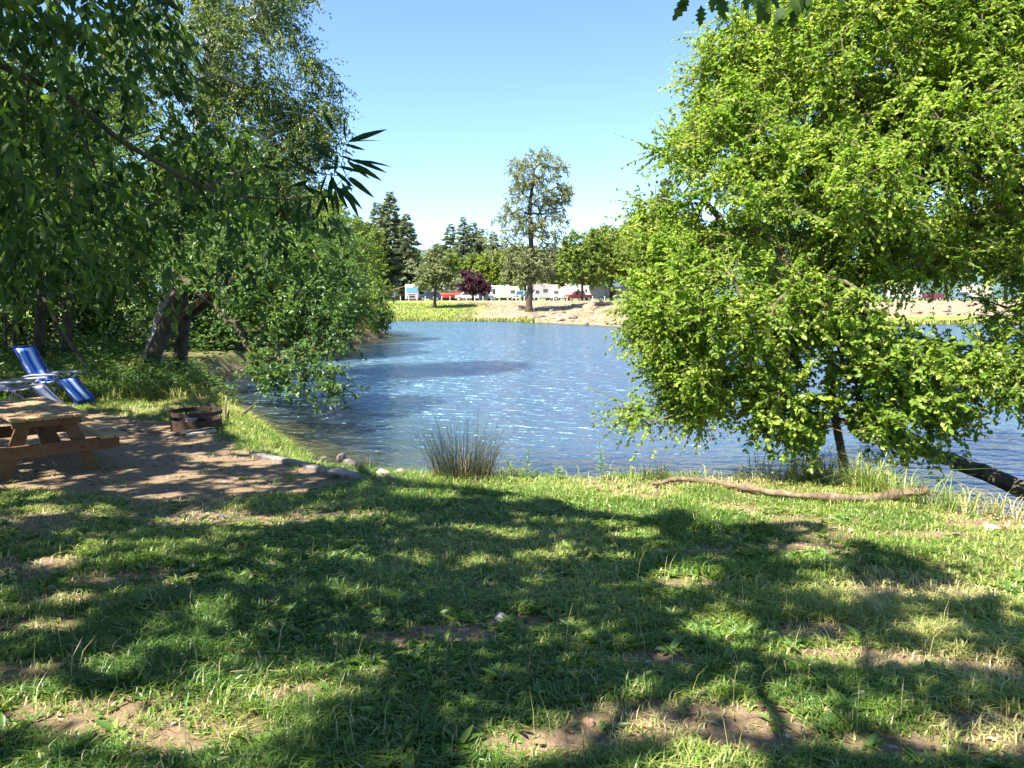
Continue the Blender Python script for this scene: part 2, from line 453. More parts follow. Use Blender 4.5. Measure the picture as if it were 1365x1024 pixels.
# worn places in the lawn, given by the photo's own spots (image position, radius in metres)
WORN = [ground(px, py)[:2].tolist() + [rx, ry] for px, py, rx, ry in [
    (100, 950, .42, .2), (160, 960, .5, .22), (30, 900, .4, .25), (270, 985, .45, .2), (90, 800, .35, .2), (50, 835, .4, .2), (20, 760, .5, .4), (330, 690, .6, .22), (240, 690, .5, .2), (450, 688, .5, .16), (180, 770, .5, .25),
    (620, 845, .35, .18), (540, 850, .3, .15), (740, 990, .35, .15), (850, 960, .4, .2), (930, 780, .35, .15), (980, 960, .35, .2), (1275, 795, .34, .2), (1090, 845, .35, .16), (1150, 880, .5, .16), (1240, 890, .5, .16), (1340, 980, .4, .3), (1330, 900, .4, .2), (400, 930, .3, .12), (880, 880, .3, .12),
    (1060, 730, .5, .14), (930, 735, .4, .12), (1330, 700, .6, .16), (1230, 715, .5, .14), (1010, 985, .3, .15), (1190, 1000, .3, .12), (700, 830, .3, .14)]]
def worn(x, y):
    v = np.zeros(np.shape(x)); j = 0.45 * (fnoise(x, y, 0.35, 31) - 0.5)
    for a, b, rx, ry in WORN: v = np.maximum(v, 1.0 - 1.0 * sstep(0.55, 1.15, np.sqrt(((x - a) / rx) ** 2 + ((y - b) / ry) ** 2) + j))
    v2 = 0.8 * sstep(0.54, 0.72, fnoise(x, y, 1.1, 33)) * np.exp(-np.maximum(y - 12, 0) / 6)
    return np.maximum(v, v2)
XX, YY = np.meshgrid(GX, GY); gx = XX.ravel(); gy = YY.ravel()
gz = height(gx, gy); sg = sdist(gx, gy); dl = np.maximum(-sg, 0)
far = sstep(57, 63, gy)
SOIL = np.clip(pad(gx, gy) * (1 - far) + worn(gx, gy) * (1 - far), 0, 1)
SOIL = np.maximum(SOIL, (1 - sstep(0.15, 0.75, dl)) * (1 - far) * 0.9)
SOIL = np.maximum(SOIL, sstep(18, 24, gy) * (1 - far) * 0.35)
SAND = np.exp(-((gx + 2.7) ** 2 / 1.0 + (gy - 11.2) ** 2 / 1.3))
gl = fnoise(gx, gy, 7, 41) - 0.5
gravel = far * sstep(-8.5, -3.5, gx + 8 * gl + 0.06 * (gy - 90)) * (1 - sstep(112, 124, gy + 10 * gl)) * (1 - sstep(16, 24, gx + 6 * gl) * sstep(0, 1, 1 - sstep(6, 9, dl)))
gravel = np.maximum(gravel, far * sstep(126, 128, gy) * (1 - sstep(144, 147, gy)))   # the campground's gravel road
shoreg = far * (1 - sstep(1.0, 2.2, dl + 2 * gl)) * (1 - sstep(1.5, 5, gx))           # yellow grass at the foot of the bank
gravel = gravel * (1 - shoreg)
nx, ny = len(GX), len(GY)
ii = (np.arange(ny - 1)[:, None] * nx + np.arange(nx - 1)[None]).ravel()
gm = npmesh('ground', np.stack([gx, gy, gz], 1), np.stack([ii, ii + 1, ii + nx + 1, ii + nx], 1),
            {'soil': SOIL, 'gravel': gravel, 'far': far, 'wet': sstep(-0.35, 0.05, sg), 'sand': SAND, 'deep': np.clip((WATER_Z - gz) / 1.2, 0, 1) * (sg > 0)}, smooth=True)
m, nt, p, out = newmat('ground_cover'); L = nt.links.new
n1 = noise(nt, 3.0, 6, 0.6); n2 = noise(nt, 26, 6, 0.7); n3 = noise(nt, 130, 3, 0.7); n4 = noise(nt, 0.35, 5, 0.6); n5 = noise(nt, 1.4, 8, 0.7)
thatch = mixc(nt, ramp(nt, n2, [(0.35, 0), (0.65, 1)]), (0.075, 0.09, 0.028), (0.21, 0.19, 0.085))
soil = mixc(nt, ramp(nt, n2, [(0.3, 0), (0.72, 1)]), (0.135, 0.093, 0.055), (0.32, 0.23, 0.145))
soil = mixc(nt, ramp(nt, n3, [(0.58, 0), (0.7, 0.75)]), soil, (0.36, 0.27, 0.2))
soil = mixc(nt, ramp(nt, n3, [(0.3, 0.6), (0.42, 0)]), soil, (0.05, 0.035, 0.025))
near = mixc(nt, ramp(nt, attr(nt, 'soil'), [(0.25, 0), (0.95, 1)]), thatch, soil)
near = mixc(nt, attr(nt, 'sand'), near, mixc(nt, ramp(nt, n3, [(0.4, 0), (0.6, 1)]), (0.2, 0.15, 0.1), (0.36, 0.29, 0.21)))

grassf = mixc(nt, ramp(nt, n4, [(0.4, 0), (0.6, 1)]), (0.16, 0.22, 0.045), (0.27, 0.29, 0.075))
grassf = mixc(nt, ramp(nt, n5, [(0.4, 0.55), (0.55, 0)]), grassf, (0.1, 0.14, 0.035))
stone = mixc(nt, ramp(nt, n5, [(0.35, 0), (0.62, 1)]), (0.16, 0.11, 0.075), (0.34, 0.26, 0.19))
stone = mixc(nt, ramp(nt, noise(nt, 0.9, 8, 0.8), [(0.5, 0), (0.6, 0.75)]), stone, (0.2, 0.2, 0.075))
farc = mixc(nt, attr(nt, 'gravel'), grassf, stone)
col = mixc(nt, attr(nt, 'far'), near, farc)
col = mixc(nt, ramp(nt, attr(nt, 'wet'), [(0.2, 0), (0.9, 0.5)]), col, (0.05, 0.04, 0.025))
bed = mixc(nt, ramp(nt, n1, [(0.35, 0), (0.65, 1)]), (0.10, 0.085, 0.045), (0.2, 0.165, 0.1))
bed = mixc(nt, ramp(nt, attr(nt, 'deep'), [(0.12, 0), (0.8, 1)]), bed, (0.02, 0.04, 0.035))
col = mixc(nt, ramp(nt, attr(nt, 'deep'), [(0.0, 0), (0.06, 1)]), col, bed)
L(col, p.inputs['Base Color']); p.inputs['Roughness'].default_value = 0.95; p.inputs['Specular IOR Level'].default_value = 0.15
L(bump(nt, n3, 0.5, 0.01, bump(nt, n2, 0.8, 0.03)), p.inputs['Normal'])
go = link('ground', gm, m); tagp(go, kind='structure')

# distant forested ridge
HXs = np.linspace(-900, 900, 120); hv = []
for k, (f, yo) in enumerate([(0, 0), (0.55, 60), (1.0, 200), (0.5, 420), (0, 700)]):
    zz = 1.0 + f * (42 + 22 * (fnoise(HXs, HXs * 0, 320, 61) - 0.2) * 2 + 5 * fnoise(HXs, HXs * 0 + k, 25, 62)) * (1 if f else 0)
    hv.append(np.stack([HXs, np.full(120, 700.0 + yo), zz], 1))
hv = np.concatenate(hv); ii = (np.arange(4)[:, None] * 120 + np.arange(119)[None]).ravel()
ho = link('hills', npmesh('hills', hv, np.stack([ii, ii + 1, ii + 121, ii + 120], 1), smooth=True), plainmat('forested_ridge', (0.055, 0.1, 0.085), 0.9, var=0.4, scale=0.03))
tagp(ho, kind='structure')

# ------------------------------------------------------------------ river
WX = axis([(-210, -20, 8, 1.0), (-20, 20, 0.4, 0.4), (20, 210, 1.0, 8)]); WY = axis([(-42, 4, 4, 0.4), (4, 30, 0.3, 0.4), (30, 128, 0.6, 2)])
A, B_ = np.meshgrid(WX, WY); wx = A.ravel(); wy = B_.ravel(); wd = WATER_Z - height(wx, wy, False); ws = sdist(wx, wy)
mx_, my_ = len(WX), len(WY); ii = (np.arange(my_ - 1)[:, None] * mx_ + np.arange(mx_ - 1)[None]).ravel()
Fw = np.stack([ii, ii + 1, ii + mx_ + 1, ii + mx_], 1); Fw = Fw[(ws[Fw] > -1.2).any(1)]
used = np.unique(Fw); rem = np.full(len(wx), -1); rem[used] = np.arange(len(used))
fx_ = wx[used]; fy_ = wy[used]
# broken water over the shallow ledge, and a fainter line to the left of it
foam = np.exp(-(((fx_ - 0.2) / 1.9) ** 2 + ((fy_ - 51.5) / 1.6) ** 2)) + 0.45 * np.exp(-(((fx_ + 2.9) / 1.4) ** 2 + ((fy_ - 50.5) / 0.6) ** 2)) + 0.5 * np.exp(-(((fx_ + 9) / 2.2) ** 2 + ((fy_ - 57) / 1.5) ** 2)) + 0.45 * np.exp(-(((fx_ - 5.2) / .5) ** 2 + ((fy_ - 7.9) / 0.6) ** 2))
calm = np.exp(-np.maximum(fy_ - 10, 0) / 4.5)
wm = npmesh('river', np.stack([fx_, fy_, np.full(len(used), WATER_Z)], 1), rem[Fw], {'depth': np.clip(wd[used], 0, 3), 'foam': foam, 'calm': calm}, smooth=True)
m, nt, p, out = newmat('river_water'); L = nt.links.new
nt.nodes.remove(p)
tcw = nt.nodes.new('ShaderNodeTexCoord')
wA = noise(nt, 1.0, 3, 0.5, vec=tcw.outputs['Object'], sc=(1.5, 3.3, 1)); wB = noise(nt, 1.0, 4, 0.6, vec=tcw.outputs['Object'], sc=(4.5, 9.5, 1)); wC = noise(nt, 1.0, 2, 0.5, vec=tcw.outputs['Object'], sc=(.22, .5, 1))
def math_(op, a, b=None):
    q = nt.nodes.new('ShaderNodeMath'); q.operation = op
    for i, v in enumerate((a, b)):
        if v is None: continue
        if hasattr(v, 'links'): L(v, q.inputs[i])
        else: q.inputs[i].default_value = v
    return q.outputs[0]
amp = math_('SUBTRACT', 1.0, math_('MULTIPLY', attr(nt, 'calm'), 0.35))
b1 = nd(nt, 'ShaderNodeBump', i_Distance=0.2); L(wA, b1.inputs['Height']); L(math_('MULTIPLY', amp, math_('ADD', math_('MULTIPLY', wC, 1.3), 0.75)), b1.inputs['Strength'])
b2 = nd(nt, 'ShaderNodeBump', i_Distance=0.05); L(wB, b2.inputs['Height']); L(math_('MULTIPLY', amp, 0.8), b2.inputs['Strength']); L(b1.outputs[0], b2.inputs['Normal'])
gls = nd(nt, 'ShaderNodeBsdfGlossy', i_Roughness=0.09); L(b2.outputs[0], gls.inputs['Normal']); gls.inputs[0].default_value = (0.95, 0.97, 1, 1)
fr = nd(nt, 'ShaderNodeFresnel', i_IOR=1.36); L(b2.outputs[0], fr.inputs['Normal'])
tr = nd(nt, 'ShaderNodeBsdfTransparent'); tr.inputs[0].default_value = (0.78, 0.86, 0.8, 1)
df = nd(nt, 'ShaderNodeBsdfDiffuse'); df.inputs[0].default_value = (0.006, 0.03, 0.052, 1)
g2 = nd(nt, 'ShaderNodeBsdfGlossy', i_Roughness=0.45); g2.inputs[0].default_value = (0.34, 0.58, 0.76, 1); L(b2.outputs[0], g2.inputs['Normal'])
body = nd(nt, 'ShaderNodeMixShader', i_0=0.6); L(df.outputs[0], body.inputs[1]); L(g2.outputs[0], body.inputs[2])
md = nd(nt, 'ShaderNodeMixShader'); L(ramp(nt, math_('DIVIDE', attr(nt, 'depth'), 1.6), [(0.07, 0), (0.42, 0.95)]), md.inputs[0]); L(tr.outputs[0], md.inputs[1]); L(body.outputs[0], md.inputs[2])
ms = nd(nt, 'ShaderNodeMixShader'); L(fr.outputs[0], ms.inputs[0]); L(md.outputs[0], ms.inputs[1]); L(gls.outputs[0], ms.inputs[2])
fm = nd(nt, 'ShaderNodeBsdfDiffuse'); fm.inputs[0].default_value = (0.5, 0.54, 0.57, 1)
fn = noise(nt, 1.0, 7, 0.85, vec=tcw.outputs['Object'], sc=(2.2, 1.4, 1))
ff = ramp(nt, math_('ADD', math_('MULTIPLY', attr(nt, 'foam'), 0.75), math_('MULTIPLY', fn, 2.2)), [(1.3, 0), (1.8, 0.85)])
ff2 = math_('MULTIPLY', ff, ramp(nt, attr(nt, 'foam'), [(0.05, 0), (0.25, 1)]))
mf = nd(nt, 'ShaderNodeMixShader'); L(ff2, mf.inputs[0]); L(ms.outputs[0], mf.inputs[1]); L(fm.outputs[0], mf.inputs[2])
L(mf.outputs[0], out.inputs[0])
wo = link('river', wm, m); tagp(wo, kind='structure')

# ------------------------------------------------------------------ grass
def blades(X, Y, Hh, Wd, lean, az, curl, z=None, base=None):
    n = len(X); Z = height(X, Y) - 0.008 if z is None else z
    dx, dy = np.cos(az), np.sin(az); sx, sy = -dy, dx
    B = np.stack([X, Y, Z], 1); Dv = np.stack([dx, dy, 0 * dx], 1); S = np.stack([sx, sy, 0 * sx], 1) * (Wd * 0.5)[:, None]
    l1 = (Hh * lean * 0.35)[:, None]; l2 = (Hh * (lean + curl) * 0.9)[:, None]
    up = np.array([0, 0, 1.0])
    M = B + Dv * l1 + up * (Hh * 0.55)[:, None]
    T = B + Dv * l2 + up * (Hh * np.clip(1.0 - 0.35 * (lean + curl), 0.25, 1))[:, None]
    V = np.stack([B - S, B + S, M + S * 0.85, M - S * 0.85, T], 1).reshape(-1, 3)
    o = np.arange(n)[:, None] * 5
    return V, np.concatenate([o + [0, 1, 2], o + [0, 2, 3], o + [3, 2, 4]], 1).reshape(-1, 3), 3
def bladeobj(name, sets, m, label=None):
    Vs, Fs, A, o = [], [], [], 0
    for (V, F, rep), r in sets:
        Vs.append(V); Fs.append(F + o); o += len(V); A.append(np.repeat(r, rep))
    ob = link(name, npmesh(name, np.concatenate(Vs), [np.concatenate(Fs)], {'rnd': np.concatenate(A)}), m)
    return tagp(ob, kind='stuff', label=label)
grass_m = leafmat('grass_blades', [(0.0, (0.06, 0.135, 0.02)), (0.35, (0.13, 0.22, 0.033)), (0.6, (0.25, 0.32, 0.06)), (0.8, (0.36, 0.36, 0.11)), (1.0, (0.52, 0.45, 0.24))],
                  [(0.0, (0.10, 0.24, 0.02)), (0.5, (0.24, 0.4, 0.045)), (1.0, (0.5, 0.45, 0.2))], 0.33, 0.42, 0.5)
def tuft_field(n, x0, x1, y0, y1, nb, hfun, wfun, keepf, spread=0.035, dry=0.0, dense=None):
    X = x0 + (x1 - x0) * RG.random(n); Y = y0 + (y1 - y0) * (RG.random(n) if dense is None else dense(RG.random(n)))
    k = RG.random(n) < keepf(X, Y); X, Y = X[k], Y[k]; n = len(X)
    tr_ = RG.random(n)
    X = np.repeat(X, nb) + RG.normal(size=n * nb) * spread; Y = np.repeat(Y, nb) + RG.normal(size=n * nb) * spread
    h = hfun(X, Y) * (0.45 + 0.75 * RG.random(n * nb)) * np.repeat(0.75 + 0.5 * tr_, nb)
    dn = fnoise(X, Y, 0.8, 51); dn2 = fnoise(X, Y, 2.6, 52)
    wr = worn(X, Y)
    r = np.clip(0.2 + dry + 0.16 * sstep(-2.2, -0.5, sdist(X, Y)) + 0.14 * sstep(2.0, 4.2, X + 0.3 * (Y - 6)) + 0.75 * (dn - 0.35) + 0.75 * (dn2 - 0.42) + 0.4 * wr + 0.22 * (np.repeat(tr_, nb) - 0.5) + RG.normal(size=n * nb) * 0.13, 0.01, 0.99)
    r = np.where(RG.random(n * nb) < 0.05 + 0.1 * wr, 0.9 + 0.09 * RG.random(n * nb), r)
    return blades(X, Y, h, wfun(X, Y) * (0.6 + 0.8 * RG.random(n * nb)), 0.25 + 0.9 * RG.random(n * nb), RG.random(n * nb) * 2 * PI, 0.1 + 0.6 * RG.random(n * nb)), r
def lawnkeep(X, Y):
    s = sdist(X, Y); pd = pad(X, Y); wr = worn(X, Y)
    v = (s < -0.3) * np.clip(1 - 1.15 * pd, 0.012, 1) * (1 - 0.78 * wr)
    # cull what the camera and a step beside it cannot see
    px, py, f = project(np.stack([X, Y, 0 * X - 0.2], 1))
    return v * ((px > -330) & (px < 1700) & (f > 0.8))
def lawnh(X, Y):
    edge = np.exp(-np.maximum(-sdist(X, Y) - 0.3, 0) / 0.5)
    return (0.058 + 0.06 * sstep(0.35, 0.7, fnoise(X, Y, 0.9, 54))) * (1 - 0.35 * worn(X, Y)) + 0.08 * edge * sstep(0.3, 0.7, fnoise(X, Y, 0.7, 55))
S = []
S.append(tuft_field(24000, -4.2, 4.2, 1.7, 4.6, 8, lawnh, lambda x, y: 0.006 + 0 * x, lawnkeep, 0.024))
S.append(tuft_field(34000, -7, 6.5, 4.6, 9.9, 7, lawnh, lambda x, y: 0.008 + 0 * x, lawnkeep, 0.035))
def lefty(X, Y):
    s = sdist(X, Y); return (s < -0.1) * np.clip(1 - 1.2 * pad(X, Y), 0.0, 1) * (X < -1.2)
S.append(tuft_field(26000, -14, -1.5, 9.0, 19, 7, lambda x, y: 0.06 + 0.13 * np.exp(-np.maximum(-sdist(x, y) - 0.2, 0) / 0.55) + 0.12 * sstep(14, 17, y + 0.3 * x * 0) + 0.06 * fnoise(x, y, 1, 57), lambda x, y: 0.009 + 0 * x, lefty, 0.05, 0.05))
bladeobj('grass', S, grass_m, 'short patchy lawn grass running down to the river')
# taller ragged blades along the water's edge and in clumps
def edgekeep(X, Y):
    s = sdist(X, Y); return ((s < -0.12) & (s > -0.85)) * (0.25 + 0.75 * sstep(0.35, 0.6, fnoise(X, Y, 0.6, 58))) * (X > -1.3)
def strip(n, x0, x1):
    return x0, x1
S = [tuft_field(6500, -1.4, 8, 6.2, 10.2, 5, lambda x, y: 0.17 + 0.12 * fnoise(x, y, 0.5, 59) + 0.12 * np.exp(-((x - 3.6) / .8) ** 2), lambda x, y: 0.008 + 0 * x, edgekeep, 0.03, -0.14)]
bladeobj('bank_grass', S, grass_m, 'ragged taller grass along the edge of the water')
# thin seed stalks
n = 260; pts = [ground(px, py) for px, py in zip(RG.random(n) * 1365, 655 + 369 * RG.random(n) ** 0.8)]
pts = np.array([q for q in pts if pad(q[:1], q[1:2])[0] < 0.5]); n = len(pts)
V1 = blades(pts[:, 0], pts[:, 1], 0.14 + 0.16 * RG.random(n), np.full(n, 0.003), 0.1 + 0.5 * RG.random(n), RG.random(n) * 2 * PI, 0.3 * RG.random(n), base=None)
bladeobj('grass_stalks', [(V1, 0.75 + 0.2 * RG.random(n))], grass_m, 'thin seed stalks standing above the lawn')
# broad-leaved lawn weeds in rosettes
weed_m = leafmat('lawn_weed_leaf', [(0, (0.05, 0.12, 0.02)), (0.6, (0.11, 0.2, 0.035)), (1, (0.2, 0.27, 0.06))], [(0, (0.12, 0.25, 0.02)), (1, (0.28, 0.4, 0.05))], 0.28, 0.42, 0.45)
n = 17000; X = -7 + 13 * RG.random(n); Y = 1.9 + 7.6 * RG.random(n) ** 1.3
k = (RG.random(n) < lawnkeep(X, Y) * np.clip(2.4 * (fnoise(X, Y, 1.2, 71) - 0.32), 0.03, 1)); X, Y = X[k], Y[k]; n = len(X); nb = 6
Bz = height(X, Y); az = RG.random((n, nb)) * 2 * PI
B = np.repeat(np.stack([X, Y, Bz + 0.004], 1), nb, 0); az = az.ravel(); el = 0.15 + 0.75 * RG.random(n * nb)
D = np.stack([np.cos(az) * np.cos(el), np.sin(az) * np.cos(el), np.sin(el)], 1)
ll = np.repeat(0.04 + 0.065 * RG.random(n), nb) * (0.6 + 0.6 * RG.random(n * nb))
V, F, rep = leafgeo(B + rnds(n * nb) * 0.01 * [1, 1, 0], D, np.tile([0, 0, 1.0], (n * nb, 1)) + rnds(n * nb) * 0.25, ll, ll * (0.22 + 0.16 * RG.random(n * nb)), 'oval', 0.15, 0.35)
o = leafobj('lawn_weeds', [(V, F, rep, RG.random(n * nb))], weed_m); tagp(o, 'low broad leaved weeds scattered through the lawn', kind='stuff')
# dry fallen leaves and bits of bark on the lawn and the dirt
lit_m = leafmat('dry_leaf', [(0, (0.09, 0.055, 0.03)), (0.5, (0.2, 0.13, 0.075)), (0.85, (0.36, 0.27, 0.18)), (1, (0.5, 0.46, 0.4))], [(0, (0.1, 0.06, 0.02)), (1, (0.3, 0.2, 0.1))], 0.1, 0.7, 0.2)
n = 11000; X = -11 + 16 * RG.random(n); Y = 1.9 + 11 * RG.random(n) ** 1.3
k = (sdist(X, Y) < -0.4) & (RG.random(n) < 0.45 + 0.55 * np.maximum(pad(X, Y), worn(X, Y))); X, Y = X[k], Y[k]; n = len(X)
B = np.stack([X, Y, height(X, Y) + 0.006 + 0.02 * RG.random(n) * (1 - pad(X, Y))], 1); az = RG.random(n) * 2 * PI
D = np.stack([np.cos(az), np.sin(az), 0.25 * (RG.random(n) - 0.3)], 1); ll = 0.02 + 0.045 * RG.random(n)
V, F, rep = leafgeo(B, D, np.tile([0, 0, 1.0], (n, 1)) + rnds(n) * 0.3, ll, ll * (0.15 + 0.45 * RG.random(n)), 'oval', 0.25, 0.3)
o = leafobj('leaf_litter', [(V, F, rep, RG.random(n))], lit_m); tagp(o, 'dry brown leaves and bark bits on lawn and dirt', kind='stuff')
# yellow-green grass on the far bank
m, *_ = (leafmat('far_bank_grass', [(0, (0.13, 0.19, 0.035)), (0.6, (0.26, 0.29, 0.06)), (1, (0.42, 0.38, 0.12))], [(0, (0.2, 0.27, 0.04)), (1, (0.4, 0.4, 0.1))], 0.3),)
n = 60000; X = -26 + 80 * RG.random(n); Y = 63 + 55 * RG.random(n); s = sdist(X, Y); d = -s
gn = fnoise(X, Y, 7, 41) - 0.5
k = (s < -0.1) & (((X < -4 + 4 * gn) & (d < 22)) | (d < 2.0 + 2 * gn)) & (RG.random(n) < np.where(d < 3, 1, 0.5)) & ((X < 2.5) | (X > 24)); X, Y, d = X[k], Y[k], d[k]; n = len(X); nb = 3
X = np.repeat(X, nb) + RG.normal(size=n * nb) * .1; Y = np.repeat(Y, nb) + RG.normal(size=n * nb) * .1; d = np.repeat(d, nb)
tall = 0.18 + 0.4 * np.exp(-d / 2.0)
bladeobj('riverside_grass', [(blades(X, Y, tall * (0.5 + RG.random(n * nb)), np.full(n * nb, 0.08), 0.2 + 0.6 * RG.random(n * nb), RG.random(n * nb) * 6.28, 0.4 * RG.random(n * nb)),
          np.clip(0.35 + 0.35 * np.exp(-d / 2.5) + RG.normal(size=n * nb) * 0.2, 0.01, .99))], m, 'yellow green grass on the bank across the river')
# ------------------------------------------------------------------ shade of the trees over the camera
BX = [-900, 250, 300, 430, 500, 540, 640, 740, 830, 880, 888, 945, 965, 1095, 1130, 1210, 1260, 1330, 1365, 1700, 2400]
BY = [415, 440, 525, 560, 640, 646, 654, 671, 690, 697, 684, 691, 701, 701, 726, 746, 762, 796, 822, 930, 1250]
LIT = [(470, 690, 70, 9), (250, 690, 45, 11), (330, 694, 50, 9), (575, 664, 60, 6), (690, 668, 28, 5), (620, 705, 40, 5), (690, 712, 40, 6), (820, 700, 40, 6), (920, 770, 50, 14), (850, 712, 40, 8), (1080, 745, 40, 12), (1010, 862, 62, 15), (1130, 790, 50, 13), (1090, 770, 35, 9),
       (960, 838, 50, 18), (1110, 872, 85, 18), (1230, 882, 60, 14), (1045, 955, 75, 32), (860, 932, 32, 16), (840, 965, 70, 28), (1280, 792, 55, 14), (90, 800, 42, 9), (60, 836, 50, 11), (155, 890, 60, 11), (60, 940, 75, 34), (335, 922, 60, 14), (415, 921, 26, 10),
       (255, 985, 130, 30), (150, 962, 55, 28), (340, 960, 80, 26), (720, 1002, 90, 22), (960, 1010, 60, 22), (60, 680, 42, 6), (142, 673, 26, 6), (190, 678, 22, 4), (230, 868, 40, 8), (545, 800, 25, 7), (500, 812, 22, 6), (360, 838, 22, 6), (1180, 955, 40, 16), (1330, 990, 50, 24), (1250, 840, 40, 9), (720, 775, 25, 6), (730, 740, 30, 6), (830, 745, 22, 6)]
def shade(P):
    """whether the overhead leaves shade the ground that the sun ray through P meets"""
    P = np.asarray(P, float); g = P.copy()
    for _ in range(3):
        z = np.where((g[:, 1] < 14), landz(g[:, 0], g[:, 1]), -0.3); g = P - SUN * ((P[:, 2] - z) / SUN[2])[:, None]
    px, py, f = project(g); x, y = g[:, 0], g[:, 1]
    wob = 26 * (fnoise(x, y, 0.45, 81) - 0.5)
    inside = (f > 0.6)
    sh = ~inside | (py > np.interp(px, BX, BY) + wob * 0.45)
    nz = fnoise(x, y, 0.42, 82)
    for a, b, rx, ry in LIT:
        sh &= ~(inside & (((px - a) / (rx * .88)) ** 2 + ((py - b) / (ry * .88)) ** 2 + 1.3 * (nz - 0.5) < 1.05))
    lx = (px < 500) & (py < 668)
    dap = fnoise(x, y, 0.36, 83)
    sh &= ~(inside & lx & (dap > 0.60))
    # open sky over the strip of grass by the fire ring and the river edge
    sh &= ~(inside & (px > 290) & (px < 480) & (py < np.interp(px, [290, 330, 420, 480], [570, 590, 618, 634])))
    sh &= ~(inside & (px > 60) & (px < 215) & (py < 556) & (py > 527) & (dap > 0.42))
    sh &= ~(inside & ~lx & (dap > 0.70) & (py > 660))
    return sh
def outframe(P, mg=30):
    px, py, f = project(P); return (f < 0.15) | ((px < 190 - mg) & (py < 250 - mg) & (f > 4.5)) | (py < -mg) | (px < -260) | (px > 1365 + mg * 8)
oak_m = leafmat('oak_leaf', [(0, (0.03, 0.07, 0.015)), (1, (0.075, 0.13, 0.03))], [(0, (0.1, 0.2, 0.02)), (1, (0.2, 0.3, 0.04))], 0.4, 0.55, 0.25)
bark_d = barkmat('dark_bark', (0.035, 0.027, 0.02), (0.12, 0.095, 0.07))
bark_g = barkmat('grey_bark', (0.08, 0.07, 0.055), (0.22, 0.2, 0.165))
bark_b = barkmat('birch_bark', (0.2, 0.2, 0.19), (0.5, 0.5, 0.48), 6, 0.4)
bark_t = barkmat('pale_twig_bark', (0.07, 0.058, 0.034), (0.2, 0.17, 0.105))
bark_o = barkmat('olive_bark', (0.06, 0.05, 0.025), (0.17, 0.14, 0.075))
n = 95000
G = np.stack([-17 + 23 * RG.random(n), -2 + 25 * RG.random(n), np.full(n, -0.2)], 1)
Hc = 4.4 + 4.8 * RG.random(n)
P = G + SUN * ((Hc + 0.2) / SUN[2])[:, None]
ok = shade(P) & outframe(P, 60) & ((G[:, 1] < 13.5) | (G[:, 0] < -4)); P = P[ok]
# thin the cloud to evenly spread tips
sel = []; cell = {}
for q in P:
    key = tuple((q / 0.7).astype(int))
    if key not in cell: cell[key] = 1; sel.append(q)
P = np.array(sel); print('canopy tips', len(P))
kp = lambda Q: shade(Q) & outframe(Q, 14)  # overhead crowns shaped so their shadow leaves the wanted sun patches
c1 = np.array([-3.6, -3.2]); c2 = np.array([-8.2, 3.4])
near2 = np.linalg.norm(P[:, :2] - c2, axis=1) < np.linalg.norm(P[:, :2] - c1, axis=1)
def overhead(name, label, base, top, tips, r0, extra=None):
    z = hz(*base); trunk = [(base[0], base[1], z - 0.1), (base[0] + .05, base[1], z + 1.5), (base[0] + 0.1, base[1] + .1, z + 3.2), top]
    org = np.array(trunk[0]); t = thing(name, label, 'tree', tuple(org))
    nodes, par, cnt, ti, outs, nt_ = grow(trunk, tips, 0.4, 0.1, 0.05, 0.4)
    a, b = MB(), MB(); limbs(a, b, nodes, par, cnt, nt_, r0, 0.006, org=org)
    V, F, rep, rn = sprays(nodes[ti], outs, 5, 9, 0.55, 0.13, 0.08, 0.15, shape='oval', keep=kp, org=org)
    print(name, len(rn)); a.add(b.v, b.f); a.build('trunk', bark_d, t, smooth=True)
    leafobj('crown', [(V, F, rep, rn)], oak_m, t, org); return t, org
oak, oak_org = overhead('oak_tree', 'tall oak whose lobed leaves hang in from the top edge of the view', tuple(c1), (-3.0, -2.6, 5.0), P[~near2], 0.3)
# the lobed leaves that dip into the top of the view
tips = []; DD = []
for px, py, y, nl, dx in [(918, -14, 3.6, 3, -0.1), (938, -16, 3.6, 3, 0.1), (958, -10, 3.6, 3, 0.1), (1000, -12, 3.7, 3, 0), (1020, 0, 3.6, 4, 0), (1045, 2, 3.7, 5, 0.1), (1062, -6, 3.6, 5, 0.1), (1050, 12, 3.7, 3, 0), (1080, -18, 3.6, 4, 0.1), (1115, -22, 3.7, 3, 0)]:
    for _ in range(nl): tips.append(at(px, py, y) + RG.normal(size=3) * [0.03, .05, 0.015]); DD.append([dx + RG.normal() * 0.45, RG.normal() * 0.4, -0.75])
tips = np.array(tips); n = len(tips)
V, F, rep = leafgeo(tips, np.array(DD), rnds(n) * 0.3 + [0, -1.0, 0.1], 0.085 + 0.03 * RG.random(n), 0.062, 'lobed', 0.12, 0.2)
hb = MB(); q0 = at(1000, -260, 4.4); q1 = at(900, -60, 3.6)
hb.tube([np.array((-2.6, 0.6, 5.6)) - oak_org, np.array((-0.6, 2.4, 4.9)) - oak_org, at(900, -160, 3.8) - oak_org, at(985, -60, 3.65) - oak_org, at(1050, -20, 3.65) - oak_org, at(1100, -30, 3.65) - oak_org], [0.03, 0.022, 0.014, 0.008, 0.005, 0.002], 5)
hb.tube([at(900, -160, 3.8) - oak_org, at(925, -40, 3.6) - oak_org, at(955, -18, 3.6) - oak_org], [0.008, 0.004, 0.002], 4)
br = hb.build('hanging_branch', bark_d, oak, smooth=True)
leafobj('lobed_leaves', [(V, F, rep, RG.random(n) * 0.4)], oak_m, br, oak_org)

